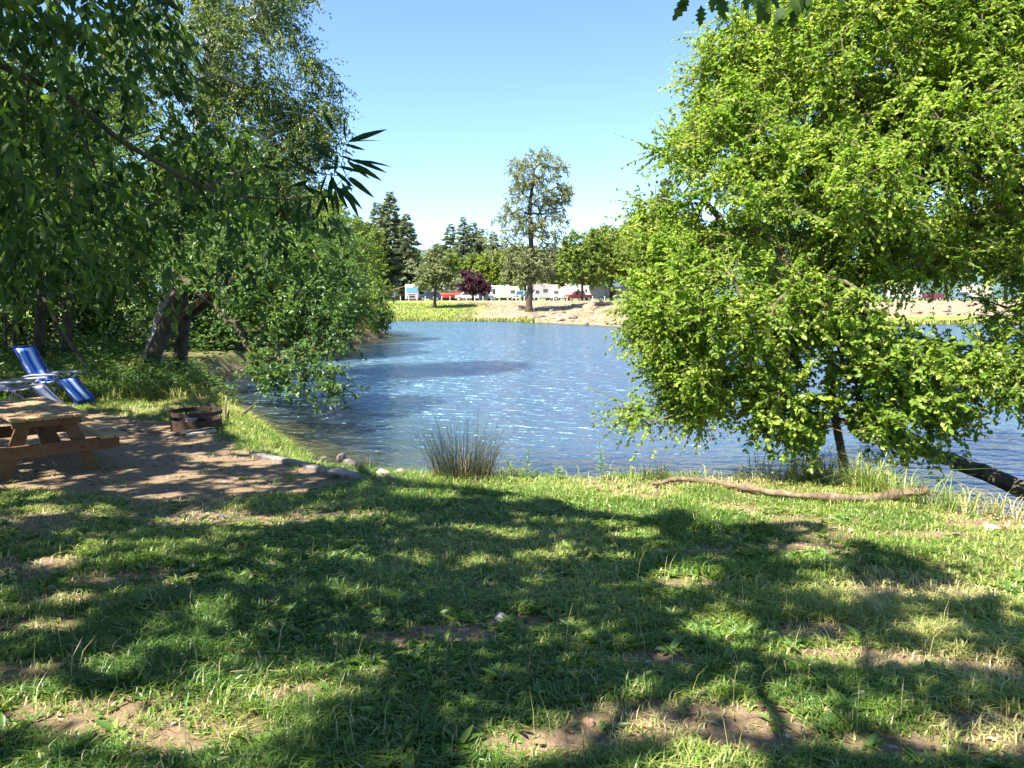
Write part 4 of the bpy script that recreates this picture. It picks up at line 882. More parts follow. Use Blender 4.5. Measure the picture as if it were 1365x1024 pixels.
# sparse cottonwood
c0 = ground(705, 416); d = c0[1]
broadleaf('cottonwood_tree', 'tall sparse cottonwood on the far bank with open sky between its boughs', 'tree', [tuple(c0 - [0, 0, .2]), at(706, 390, d), at(707, 350, d), at(708, 315, d), at(706, 285, d), at(708, 255, d), at(712, 225, d)],
          [blob(716, 226, d, 40, 24, 2.8, 1.2), blob(720, 256, d, 40, 22, 2.8), blob(742, 258, d, 20, 14, 1.6), blob(688, 275, d, 18, 12, 1.4, .8), blob(680, 300, d, 34, 16, 2.4), blob(664, 314, d, 18, 12, 1.6, .8), blob(736, 300, d, 24, 26, 2.2, .9), blob(665, 335, d, 16, 14, 1.5, .6), blob(705, 290, d, 22, 22, 2), blob(688, 328, d, 20, 14, 1.6, .8), blob(722, 335, d, 20, 14, 1.6, .7), blob(700, 345, d, 28, 16, 2.4), blob(684, 350, d, 18, 12, 1.8), blob(716, 360, d, 18, 14, 2.0), blob(700, 365, d, 16, 10, 1.6)],
          700, cw_m, bark_d, 0.38, 3, 11, 0.95, 0.3, 0.13, 0.3, 0.26, 1.7, seed=60, rt=0.02, hang=0.6, step=0.8)
g0 = ground(580, 411); d = g0[1]
broadleaf('ash_tree', 'conical tree with a dark trunk on the far lawn in front of the parked caravans', 'tree', [tuple(g0 - [0, 0, .2]), at(580, 395, d), at(581, 370, d), at(580, 340, d)],
          [blob(580, 345, d, 14, 12, 1.4), blob(580, 362, d, 24, 12, 2.2), blob(570, 372, d, 20, 10, 1.8), blob(594, 374, d, 20, 10, 1.8), blob(580, 333, d, 7, 8, .7)], 340, cw_m, bark_d, 0.2, 3, 12, 0.7, 0.26, 0.15, 0.25, 0.2, 1.6, seed=61, rt=.014, hang=.4, step=.7)
g0 = place(631, 128); d = 128
broadleaf('purple_plum_tree', 'round purple leaved plum tree standing among the parked caravans', 'tree', [g0, at(630, 395, d), at(629, 385, d), at(629, 372, d)],
          [blob(629, 378, d, 18, 15, 2), blob(640, 383, d, 14, 10, 1.6), blob(622, 370, d, 10, 8, 1.2)], 240, pl_m, bark_d, 0.16, 3, 12, 0.7, 0.32, 0.2, 0.1, 0.15, 1.6, seed=62, rt=.014, step=.7)
fb = []
for i, (px, base_d, blobs, nt_, lm, lab) in enumerate([
    (660, 170, [(655, 352, 16, 14), (668, 362, 18, 14), (645, 366, 14, 12)], 240, fy_m, 'bright green tree behind the purple plum'),
    (700, 158, [(702, 352, 22, 16), (690, 368, 18, 14), (716, 366, 20, 16), (704, 340, 12, 10)], 300, cw_m, 'low olive tree behind the foot of the cottonwood'),
    (738, 164, [(738, 350, 20, 14), (730, 366, 18, 14), (748, 364, 18, 16)], 240, cw_m, 'low olive tree right of the cottonwood foot'),
    (776, 140, [(778, 330, 24, 20), (768, 352, 20, 20), (790, 356, 22, 20), (760, 338, 12, 12)], 330, fl_m, 'dark trunked green tree beside the red pickup'),
    (815, 146, [(812, 322, 26, 18), (820, 346, 30, 20), (800, 364, 20, 14), (800, 314, 14, 10)], 330, fy_m, 'bright leafy tree behind the big grey trailer'),
    (862, 138, [(862, 312, 26, 16), (880, 326, 26, 20), (850, 336, 26, 20), (875, 352, 30, 20)], 380, fl_m, 'round dense green tree in front of the dark pine'),
    (845, 158, [(842, 306, 14, 10), (836, 320, 18, 14)], 130, fy_m, 'small round top showing between two green trees'),
    (640, 180, [(636, 352, 14, 12), (622, 358, 14, 12)], 160, fl_m, 'green tree under the distant fir clump'),
    (556, 168, [(556, 366, 14, 16), (545, 350, 14, 16), (566, 356, 10, 12)], 200, fl_m, 'green tree above the white motorhome')]):
    t = broadleaf('far_tree', lab, 'tree', [place(px, base_d), at(px, 388, base_d), at(px, 370, base_d), at(px, blobs[0][1] + 6, base_d)], [blob(a, b, base_d, c * 1.2, e * 1.2, 0.85 * min(c, e) * base_d / FOC) for a, b, c, e in blobs], int(nt_ * 1.35), lm, bark_d, 0.22, 3, 12, 0.9, 0.42, 0.26, 0.15, 0.15, 2.2, seed=70 + i, rt=.02, step=.9, group='trees across the river')
    fb.append(t)
# more of the same kinds close the view beyond, mostly seen through gaps
for px, dep, src, sc, lab in [(470, 150, 5, 1.1, 'green tree across the river behind the left bank trees'), (420, 130, 4, 1.3, 'tall bright tree hidden mostly behind the left bank'), (940, 140, 3, 1.1, 'green tree seen just left of the alder crown'), (1010, 135, 5, 1.2, 'green tree seen through the alder near its middle'), (1090, 140, 4, 1.1, 'bright tree seen through the alder left of the gap'),
     (1180, 138, 3, 1.1, 'green tree above the gap in the alder'), (1260, 132, 5, 1.2, 'dense tree seen through the alder right of the gap'), (1340, 128, 4, 1.2, 'bright tree seen through the right end of the alder'), (690, 185, 5, 0.9, 'dense green tree far behind the cottonwood trunk'), (745, 178, 4, 0.8, 'bright tree far behind the white tent trailer'), (600, 172, 7, 1.0, 'green tree far behind the conical tree'), (525, 175, 5, 0.9, 'dense tree far behind the brown cabin'), (655, 190, 3, 0.8, 'green tree far behind the long white trailer'), (800, 185, 5, 1.1, 'dense tree far behind the big pale trailer'), (838, 180, 3, 1.2, 'green tree far behind the alder edge'), (715, 190, 4, 0.9, 'bright tree far behind the camper van'), (880, 178, 4, 1.1, 'bright tree far behind the round dense tree')]:
    c = copy_tree(fb[src]); c.location = place(px, dep); c.scale = (sc, sc, sc); c.rotation_euler.z = RG.random() * 6; c['label'] = lab
# ------------------------------------------------------------------ picnic table
def woodmat(name, a, b, ax=(0.5, 14, 14), rough=0.75):
    m, nt, p, out = newmat(name); L = nt.links.new
    n = noise(nt, 2.2, 6, 0.65, sc=ax); n2 = noise(nt, 2.5, 3, 0.5)
    c = mixc(nt, ramp(nt, n, [(0.3, 0), (0.7, 1)]), a, b); c = mixc(nt, ramp(nt, n2, [(0.4, 0), (0.7, 0.5)]), c, [q * 0.55 for q in a])
    L(c, p.inputs['Base Color']); p.inputs['Roughness'].default_value = rough; p.inputs['Specular IOR Level'].default_value = 0.3
    L(bump(nt, n, 0.4, 0.01), p.inputs['Normal']); return m
wood_top = woodmat('weathered_tabletop_wood', (0.22, 0.14, 0.07), (0.42, 0.285, 0.15))
wood_leg = woodmat('brown_stained_wood', (0.11, 0.055, 0.024), (0.2, 0.105, 0.045))
tc_ = np.array([-5.93, 9.22]); tz = min(hz(-5.0, 8.6), hz(-6.5, 9.9)) + 0.0
rustd_ = plainmat('rusted_bolt', (0.06, 0.04, 0.03), 0.6, 0.6, 0.3, 30)
pt_ = thing('picnic_table', 'brown wooden picnic table on the dirt pad at the left edge', 'table', (tc_[0], tc_[1], tz), math.radians(133.8))
q = MB()
for k in range(5): q.box((0, -0.31 + k * 0.155, 0.73), (2.05 - 0.012 * (k % 2), 0.146, 0.04), bev=0.006)
q.build('tabletop', wood_top, pt_)
for s in (-1, 1):
    q = MB()
    for k in range(2): q.box((0, s * (0.58 + k * 0.15), 0.44), (2.05, 0.142, 0.04), bev=0.006)
    q.build('bench_seat', wood_top, pt_)
for e in (-1, 1):
    x = e * 0.80
    for s in (-1, 1):
        q = MB(); q.beam((x, s * 0.20, 0.71), (x, s * 0.49, -0.03), 0.042, 0.145, 0.004, up=(0, 1, 0)); q.build('leg', wood_leg, pt_)
    q = MB(); q.box((x + e * 0.045, 0, 0.345), (0.042, 1.5, 0.15), bev=0.004); q.build('crossbeam', wood_leg, pt_)
    for y_ in (-.37, -.33, .33, .37): q = MB(); q.tube([(x + e * .064, y_, .345 + (y_ > 0) * .03 - .015), (x + e * .074, y_, .345 + (y_ > 0) * .03 - .015)], [.013, .011], 8); q.build('bolt', rustd_, pt_)
    q = MB(); q.box((x + e * 0.045, 0, 0.664), (0.042, 0.7, 0.09), bev=0.004); q.build('cleat', wood_leg, pt_)
    q = MB(); q.beam((x - e * 0.03, 0, 0.36), (e * 0.22, 0, 0.70), 0.09, 0.042, 0.004); q.build('brace', wood_leg, pt_)

# ------------------------------------------------------------------ reclining chairs
def stripemat(name, cols):
    m, nt, p, out = newmat(name); L = nt.links.new
    tc = nt.nodes.new('ShaderNodeTexCoord'); sp = nt.nodes.new('ShaderNodeSeparateXYZ'); L(tc.outputs['Object'], sp.inputs[0])
    mr = nd(nt, 'ShaderNodeMapRange', i_1=-0.27, i_2=0.27); L(sp.outputs['Y'], mr.inputs[0])
    r = nt.nodes.new('ShaderNodeValToRGB'); r.color_ramp.interpolation = 'CONSTANT'; e = r.color_ramp.elements
    while len(e) < len(cols): e.new(0.5)
    for a, (s_, c) in zip(e, cols): a.position = s_; a.color = (*c, 1)
    L(mr.outputs[0], r.inputs[0]); n = noise(nt, 160, 2, .5); n2 = noise(nt, 5, 4, .6)
    c = mixc(nt, ramp(nt, n2, [(0.4, 0), (0.75, 0.25)]), r.outputs[0], (0.25, 0.22, 0.2))
    L(c, p.inputs['Base Color']); p.inputs['Roughness'].default_value = 0.8; L(bump(nt, n, 0.3, 0.003), p.inputs['Normal'])
    return m
BLUE, LBL, WHT = (0.012, 0.05, 0.42), (0.12, 0.32, 0.72), (0.62, 0.68, 0.78)
blue_f = stripemat('blue_striped_mesh', [(0, BLUE), (0.12, WHT), (0.22, LBL), (0.40, BLUE), (0.54, LBL), (0.62, WHT), (0.76, LBL), (0.86, BLUE)])
white_f = stripemat('lavender_white_mesh', [(0, (0.42, 0.4, 0.5)), (0.5, (0.46, 0.44, 0.55)), (0.9, (0.38, 0.36, 0.47))])
fr_blue = plainmat('blue_tube', (0.02, 0.05, 0.32), 0.35); fr_grey = plainmat('grey_tube', (0.32, 0.33, 0.36), 0.35, 0.6); arm_m = plainmat('pale_plastic_arm', (0.26, 0.27, 0.29), 0.5)
def recliner(label, x, y, rz, fab, frm, recl):
    t = thing('reclining_chair', label, 'folding chair', (x, y, hz(x, y) - 0.01), rz, 'folding recliners by the picnic table')
    bt, bb, sf, ft = (-0.60, 1.10), (-0.23, 0.46), (0.27, 0.50), (0.62, 0.10)
    if recl: bt = (-0.78, 0.92)
    for nm, a, b, sag in (('back_fabric', bb, bt, -0.035), ('seat_fabric', bb, sf, -0.03), ('footrest_fabric', sf, ft, -0.012)):
        V = []; F = []; n = 8
        nv = np.array([-(b[1] - a[1]), b[0] - a[0]]); nv = nv / np.linalg.norm(nv) * (1 if nm != 'back_fabric' else -1)
        for i in range(n + 1):
            f = i / n; px = a[0] + (b[0] - a[0]) * f + nv[0] * sag * math.sin(PI * f); pz = a[1] + (b[1] - a[1]) * f + nv[1] * sag * math.sin(PI * f)
            for j in range(5): V.append((px, -0.245 + 0.1225 * j, pz))
        for i in range(n):
            for j in range(4): F.append((i * 5 + j, i * 5 + j + 1, i * 5 + j + 6, i * 5 + j + 5))
        o = MB().add(V, F).build(nm, fab, t, smooth=True); sd = o.modifiers.new('cloth', 'SOLIDIFY'); sd.thickness = 0.006
    q = MB()
    for s in (-1, 1):
        yy = s * 0.265
        q.tube([(bt[0] - .02, yy, bt[1] + .03), (bb[0], yy, bb[1]), (sf[0], yy, sf[1] + .01), (ft[0], yy, ft[1]), (ft[0] + 0.03, yy, 0.02)], 0.0125, 6)
        q.tube([(0.42, s * .295, 0.02), (0.1, s * .295, 0.36), (-0.30, s * .295, 0.60)], 0.012, 6); q.tube([(-0.52, s * .295, 0.02), (-0.05, s * .295, 0.38), (0.22, s * .295, 0.60)], 0.012, 6)
    for x_, z_ in ((bt[0] - .02, bt[1] + .03), (ft[0], ft[1] - .02), (0.42, 0.02), (-0.52, 0.02), (ft[0] + 0.03, 0.02)):
        q.tube([(x_, -0.29, z_), (x_, 0.29, z_)], 0.012, 6)
    q.build('frame', frm, t, smooth=True)
    for s in (-1, 1):
        q = MB(); q.tube([(-0.42, s * .31, 0.56), (-0.2, s * .31, 0.595), (0.1, s * .31, 0.605), (0.30, s * .31, 0.615), (0.345, s * .31, 0.60)], [0.014, 0.022, 0.024, 0.026, 0.016], 8); q.build('armrest', arm_m, t, smooth=True)
    return t
recliner('blue and white striped reclining chair behind the picnic table', -8.96, 14.75, math.radians(-8), blue_f, fr_blue, False)
recliner('pale lavender reclining chair cut off by the left edge beside the blue one', -8.78, 13.43, math.radians(14), white_f, fr_grey, True)

# ------------------------------------------------------------------ fire ring and firewood
rust = plainmat('rusty_steel', (0.055, 0.028, 0.018), 0.8, 0.3, 0.5, 9, bmp=0.3); rustd = plainmat('sooty_rust', (0.045, 0.026, 0.02), 0.8, 0.3, 0.4, 9)
fx, fy = ground(249, 577)[:2]; fy += 0.38; fz = hz(fx, fy)
frg = thing('fire_ring', 'rusty steel fire ring on the dirt with an open band below its rim', 'fire pit', (fx, fy, fz))
R_ = 0.385
MB().lathe([(R_, -0.02), (R_ + .004, 0.17), (R_ - 0.012, 0.17), (R_ - 0.014, -0.02), (R_, -0.02)], 40).build('ring_wall', rust, frg, smooth=True)
MB().lathe([(R_ + .012, 0.235), (R_ + .014, 0.30), (R_ - 0.004, 0.30), (R_ - 0.006, 0.235), (R_ + .012, 0.235)], 40).build('rim', rustd, frg, smooth=True)
for k in range(6):
    a = k * PI / 3 + 0.3; q = MB(); q.box((math.cos(a) * (R_ - .016), math.sin(a) * (R_ - .016), 0.2), (0.012, 0.03, 0.2), Matrix.Rotation(a, 3, 'Z'), 0.002); q.build('upright', rustd, frg)
V = [(0, 0, 0.10)]; F = []
for r in (0.13, 0.26, 0.365):
    for k in range(24): a = 2 * PI * k / 24; V.append((r * math.cos(a), r * math.sin(a), 0.10 - 0.1 * r + 0.035 * (random.random() - .5)))
for k in range(24): F.append((0, 1 + k, 1 + (k + 1) % 24))
for j in range(2):
    for k in range(24): F.append((1 + j * 24 + k, 1 + j * 24 + 24 + k, 1 + j * 24 + 24 + (k + 1) % 24, 1 + j * 24 + (k + 1) % 24))
MB().add(V, F).build('ash_bed', plainmat('wood_ash', (0.42, 0.40, 0.38), 0.95, 0, 0.5, 14), frg)
char = plainmat('charred_wood', (0.03, 0.026, 0.024), 0.9, 0, .6, 20); pale = woodmat('bleached_wood', (0.27, 0.23, 0.19), (0.5, 0.44, 0.37)); stk = woodmat('dry_stick_wood', (0.14, 0.105, 0.075), (0.3, 0.24, 0.18))
for k, (a0, r, mt_, lab) in enumerate([(0.2, .05, char, 'charred black log lying in the fire ring'), (1.3, .045, pale, 'pale half burnt log crossing the fire ring'), (2.3, .035, stk, 'small brown log at the back of the fire ring')]):
    t = MB(); ca, sa = math.cos(a0), math.sin(a0); t.tube([(-.25 * ca, -.25 * sa, 0), (0, 0.01, .02), (.24 * ca, .24 * sa, 0.03)], [r, r * 1.08, r * .9], 8)
    o = t.build('firewood_log', mt_, smooth=True, loc=(fx + 0.03 * k, fy - 0.05 + 0.06 * k, fz + 0.125 + 0.03 * k)); tagp(o, lab, 'firewood', 'logs in the fire ring')
def stick(name, lab, cat, pxs, r0, r1, m, lift=0.0, group=None, n=8, forks=(), knob=0.12):
    P = []
    for q in pxs:
        g = ground(q[0], q[1]) if len(q) < 4 else at(q[0], q[1], q[3]); P.append(g + [0, 0, (q[2] if len(q) > 2 else 0) + r0 + lift])
    P = np.array(P); org = P[0].copy(); T = []
    for a, b in zip(P[:-1], P[1:]):
        k = max(2, int(np.linalg.norm(b - a) / 0.12))
        for i in range(k): T.append(a + (b - a) * i / k + RG.normal(size=3) * r0 * 0.3)
    T.append(P[-1]); rr = np.linspace(r0, r1, len(T)) * (1 + knob * RG.normal(size=len(T)))
    q = MB(); q.tube([t - org for t in T], rr, n)
    for i, dv, L_ in forks:
        j = int(i * (len(T) - 1)); a = T[j] - org; q.tube([a, a + np.array(dv) * L_ * .5 + [0, 0, .01], a + np.array(dv) * L_], [rr[j] * .6, rr[j] * .45, rr[j] * .3], 6)
    o = q.build(name, m, smooth=True, loc=tuple(org)); return tagp(o, lab, cat, group)
gs = 'loose sticks in front of the fire ring'
stick('stick', 'longest dry stick lying left to right before the fire ring', 'stick', [(150, 573), (190, 576), (230, 580), (283, 583)], 0.022, 0.012, stk, group=gs, forks=[(0.35, (.5, .5, .2), .3)])
stick('stick', 'thick grey stick at the right foot of the fire ring', 'stick', [(248, 584), (288, 578)], 0.03, 0.022, pale, group=gs)
stick('stick', 'short stick pointing towards the camera before the fire ring', 'stick', [(213, 589), (238, 580)], 0.018, 0.014, stk, .02, group=gs)
stick('stick', 'thin pale stick lying over the thick grey one', 'stick', [(240, 582), (286, 575)], 0.014, 0.008, pale, .05, group=gs)

# ------------------------------------------------------------------ timber edging, driftwood, logs
tim = woodmat('grey_weathered_timber', (0.15, 0.13, 0.115), (0.3, 0.27, 0.245))
for a, b, lab in (((336, 608), (420, 626), 'grey timber edging nearer the fire ring'), ((412, 626), (493, 643), 'grey timber edging running to the water stones')):
    p, q_ = ground(*a), ground(*b); org = (p + q_) / 2; t = MB(); t.beam(p - org + [0, 0, .01], q_ - org + [0, 0, .01], 0.11, 0.09, 0.015)
    o = t.build('landscape_timber', tim, loc=tuple(org)); tagp(o, lab, 'timber', 'timbers edging the dirt pad')
dead = barkmat('dead_branch_bark', (0.10, 0.07, 0.045), (0.3, 0.225, 0.15), 22, 1.0)
stick('fallen_branch', 'long crooked dead branch lying on the lawn below the alder', 'branch', [(868, 652), (905, 647), (955, 650), (1010, 662), (1060, 669), (1110, 672), (1165, 669, -.03, 7.22), (1215, 661, -.03, 7.12), (1234, 656, -.03, 7.1)], 0.024, 0.042, dead, 0.035, n=9, knob=0.2, forks=[(0.12, (.2, -.7, .15), .18), (0.98, (.6, -.2, -.1), .2), (.93, (.5, .5, .1), .16)])
logm = barkmat('wet_dark_bark', (0.05, 0.042, 0.03), (0.15, 0.13, 0.085), 9, 0.9)
q = MB(); org = at(1225, 600, 10.6); P = [at(1205, 596, 10.8), at(1232, 602, 10.5), at(1268, 612, 9.9), at(1310, 630, 9.3), at(1360, 652, 8.7), at(1430, 676, 8.2)]
T = [P[i] + (P[i + 1] - P[i]) * f + RG.normal(size=3) * .012 for i in range(5) for f in (0, .33, .66)] + [P[-1]]
q.tube([t - org for t in T], np.linspace(0.07, 0.12, len(T)) * (1 + .06 * RG.normal(size=len(T))), 12)
o = q.build('fallen_log', logm, smooth=True, loc=tuple(org)); tagp(o, 'dark wet tree trunk fallen into the water at the right edge', 'log')
q = MB(); a = at(243, 526, 19.6); b = at(330, 520, 20.4); org = a.copy(); a[2] = b[2] = WATER_Z + 0.06
q.tube([a - org, (a * .6 + b * .4) - org + [0, 0, .03], b - org], [0.11, .10, .06], 8); o = q.build('driftwood_log', pale, smooth=True, loc=tuple(org)); tagp(o, 'pale driftwood log lying in the cove by the left bank trees', 'log')
q = MB(); g = ground(278, 566); g[2] = min(g[2], WATER_Z + 0.25); org = g + [0, .5, -.1]
for k in range(9):
    a = RG.random() * 6.28; L_ = .4 + .7 * RG.random(); d_ = np.array([math.cos(a), .5 * math.sin(a), .25 + .6 * RG.random()]); q.tube([(0, 0, 0), d_ * L_ * .5 + RG.normal(size=3) * .05, d_ * L_], [.05, .03, .008], 6)
q.tube([(0, 0, -.1), (-.25, .5, .25), (-.6, 1.1, .4)], [.1, .09, .06], 8)
o = q.build('root_snag', logm, smooth=True, loc=tuple(org)); tagp(o, 'dark tangled root snag at the water behind the fire ring', 'driftwood')

# ------------------------------------------------------------------ stones
def rock(name, lab, cat, g, sx, sy, sz, m, seed, group=None, sink=0.3):
    import bmesh
    rg = np.random.default_rng(seed); bm = bmesh.new(); bmesh.ops.create_icosphere(bm, subdivisions=3, radius=1)
    ph = rg.random(6) * 6; pl = [(unit(rg.normal(size=3)), .62 + .3 * rg.random()) for _ in range(9)]
    for v in bm.verts:
        c = np.array(v.co); 
        for nn, dd in pl:
            t = c @ nn
            if t > dd: c = c - nn * (t - dd) * 0.85
        c = c * (1 + .06 * math.sin(5 * c[0] + ph[0]) * math.sin(6 * c[1] + ph[1]) + .04 * math.sin(11 * c[2] + ph[2] + 7 * c[0]))
        v.co = c * np.array([sx, sy, sz])
    me = bpy.data.meshes.new(name); bm.to_mesh(me); bm.free(); o = link(name, me, m)
    me.polygons.foreach_set('use_smooth', np.ones(len(me.polygons), bool)); me.set_sharp_from_angle(angle=math.radians(35))
    o.location = (g[0], g[1], g[2] + sz * (1 - 2 * sink)); o.rotation_euler = (0.15 * rg.normal(), .15 * rg.normal(), rg.random() * 6)
    return tagp(o, lab, cat, group)
st_p = plainmat('pale_stone', (0.3, 0.25, 0.2), 0.85, 0, .35, 10, bmp=.5); st_d = plainmat('dark_stone', (0.13, 0.11, 0.1), 0.8, 0, .4, 10, bmp=.5); st_r = plainmat('reddish_stone', (0.33, 0.19, 0.12), 0.85, 0, .4, 6, bmp=.5); st_w = plainmat('whitish_stone', (0.4, 0.38, 0.35), 0.8, 0, .3, 30)
gn_ = 'stones on the near shore'
for px, py, sx, sz, m_, lab in [(468, 634, .30, .05, st_p, 'long pale flat stone beside the timber edging'), (512, 637, .12, .07, st_p, 'rounded pale stone right of the small rush tuft'), (533, 634, .09, .06, st_p, 'small pale stone nearest the tall rush clump'), (455, 614, .09, .09, st_d, 'dark upright stone at the sandy shallows'), (466, 620, .12, .07, st_d, 'squat dark stone behind the small rush tuft'), (500, 632, .08, .05, st_d, 'little dark stone between the pale shore stones'), (522, 641, .11, .05, st_p, 'flat stone half sunk in grass below the pale shore stones'), (432, 612, .06, .03, st_d, 'tiny dark stone in the sandy shallows')]:
    g = ground(px, py); rock('rock', lab, 'stone', g, sx, sx * .7, sz, m_, px, gn_)
rock('rock', 'grey pebble on the bare patch of lawn near the dirt pad', 'stone', ground(295, 692), .035, .03, .028, st_w, 5)
rock('rock', 'whitish flat stone in the middle of the shaded lawn', 'stone', ground(668, 826), .055, .04, .015, st_w, 6)
rock('rock', 'brown lump of bark on the lawn near the bottom edge', 'bark piece', ground(786, 970), .035, .022, .02, st_r, 8)
rock('rock', 'grey pebble in the grass at the lower right', 'stone', ground(1150, 930), .028, .02, .02, st_w, 9)
rock('rock', 'pale grey stone lying on the sunny grass at right', 'stone', ground(1322, 706), .07, .05, .03, st_p, 12)
gb = 'boulders on the far bank'
for k, (px, py, s, m_, lab) in enumerate([(784, 412, 1.2, st_r, 'large long rusty boulder high on the pale far bank'), (766, 409, .6, st_r, 'rusty boulder left of the large rusty one'), (801, 407, 1.0, st_r, 'rusty boulder upper right near the alder leaves'), (752, 412, .4, st_d, 'small dark boulder under the white tent trailer'), (764, 425, .6, st_d, 'dark boulder low on the pale bank'), (747, 428, .7, st_p, 'pale boulder at the waterline right of the cottonwood'), (744, 421, .5, st_p, 'pale boulder halfway up the bank'), (716, 424, .5, st_d, 'dark boulder right below the cottonwood foot'), (724, 423, .4, st_d, 'dark boulder beside the cottonwood foot boulder'),
     (610, 426, .6, st_d, 'dark boulder at the waterline below the conical tree'), (624, 424, .5, st_d, 'dark boulder next to the waterline boulder'), (696, 411, .7, st_r, 'rusty boulder just left of the cottonwood trunk'), (735, 415, .45, st_p, 'pale boulder in the cottonwood shade'), (820, 414, .8, st_r, 'rusty boulder showing at the alder edge'), (1222, 418, .7, st_r, 'rusty boulder seen through the alder gap'), (1262, 416, .8, st_p, 'pale boulder seen through the alder gap')]):
    g = ground(px, py); rock('boulder', lab, 'boulder', g, s, s * .6, s * .42, m_, 100 + k, gb)

sm = [rock('boulder', 'small pale stone scattered on the gravel bank across the river', 'boulder', ground(740, 418), .3, .22, .16, m_, 300 + k, 'small stones on the gravel bank') for k, m_ in enumerate((st_p, st_d, st_r))]
n_ = 0
while n_ < 44:
    x, y = -4 + 16 * RG.random(), 70 + 30 * RG.random(); s_ = float(sdist(np.array([x]), np.array([y]))[0])
    if s_ > -0.2 or s_ < -17: continue
    c = sm[int(RG.random() * 3)] if n_ < 0 else sm[int(RG.random() * 3)].copy()
    COL.objects.link(c); sc_ = .5 + 1.3 * RG.random() ** 2; c.scale = (sc_, sc_, sc_); c.location = (x, y, hz(x, y) + .03); c.rotation_euler.z = RG.random() * 6; n_ += 1
# ------------------------------------------------------------------ rushes and single weeds
rush_m = leafmat('rush_stem', [(0, (0.02, 0.032, 0.02)), (0.55, (0.045, 0.06, 0.035)), (0.8, (0.16, 0.11, 0.055)), (1, (0.3, 0.21, 0.11))], [(0, (0.05, 0.09, 0.02)), (1, (0.3, 0.2, 0.1))], 0.15, 0.5, 0.4)
def rushes(name, lab, cat, px, py, n, rad, h, dryf, wd=0.006, lean=0.35):
    g = ground(px, py); a = RG.random(n) * 6.28; r = rad * RG.random(n) ** 0.6; X = g[0] + r * np.cos(a); Y = g[1] + .6 * r * np.sin(a)
    Hh = h * (0.4 + 0.65 * RG.random(n)); az = a + RG.normal(size=n) * .5
    rn = np.clip(0.3 + RG.normal(size=n) * .15, .01, .6); k = RG.random(n) < dryf; Hh[k] *= 0.5; rn[k] = 0.75 + 0.24 * RG.random(k.sum())
    nV = []; Z = height(X, Y) - .02; B = np.stack([X, Y, Z], 1); dv = np.stack([np.cos(az), np.sin(az), 0 * az], 1); sd = np.stack([-np.sin(az), np.cos(az), 0 * az], 1); sd[:, 0] = np.sign(sd[:, 0] + 1e-6) * np.maximum(abs(sd[:, 0]), .7)
    ln = lean * (0.2 + RG.random(n)); cv = RG.random(n) ** 3 * .9
    fs = [0, .35, .65, .87, 1]; Vv = []
    for f in fs:
        c = B + dv * (Hh * (ln * f + cv * f ** 3))[:, None] + np.array([0, 0, 1.0]) * (Hh * (f - .35 * cv * f ** 3))[:, None]; w_ = (wd * (1 - .8 * f) * .5)
        Vv += [c - sd * w_, c + sd * w_]
    V = np.stack(Vv, 1).reshape(-1, 3); o = np.arange(n)[:, None] * 10
    F = np.concatenate([o + [2 * i, 2 * i + 1, 2 * i + 3, 2 * i + 2] for i in range(4)], 1).reshape(-1, 4)
    ob = leafobj(name, [(V, F, 4, rn)], rush_m, org=g); ob.location = tuple(g); return tagp(ob, lab, cat)
rushes('rush_clump', 'tall dark clump of rushes with a brown base at the water edge', 'rushes', 617, 640, 560, 0.33, 0.84, 0.3, lean=0.42)
rushes('rush_tuft', 'small green rush tuft among the shore stones', 'rushes', 489, 630, 130, 0.12, 0.24, 0.05)
rushes('reed_tuft', 'low dark reed tuft at the water left of the fallen branch', 'rushes', 872, 641, 90, 0.12, 0.26, 0.1)
def weed(lab, px, py, h, n):
    g = ground(px, py); t = thing('tall_weed', lab, 'weed', tuple(g), 0, 'single tall weeds at the water edge'); q = MB(); lx = .04 * RG.normal(); q.tube([(0, 0, -.02), (lx, 0, h * .5), (lx * 2.2, .01, h)], [.005, .004, .0015], 5); q.build('stem', sap_m, t)
    f = np.linspace(.15, .98, n); a = np.arange(n) * 2.4; B = np.stack([lx * 2 * f, 0 * f, h * f], 1); D = np.stack([np.cos(a), np.sin(a), .5 + 0 * a], 1); l_ = .09 * (1.15 - f) + .02
    V, F, rep = leafgeo(B, D, np.tile([0, 0, 1.0], (n, 1)), l_, l_ * .22, 'oval', .15, .3); leafobj('foliage', [(V, F, rep, .5 + .4 * RG.random(n))], sap_m, t)
weed('tall spiky weed standing left of the alder against the water', 803, 640, .5, 22); weed('leafy weed just right of the rush clump', 686, 640, .3, 22); weed('thin weed beside the rush clump against the water', 700, 640, .45, 14); weed('short weed between the rush clump and the spiky weed', 745, 640, .2, 14)
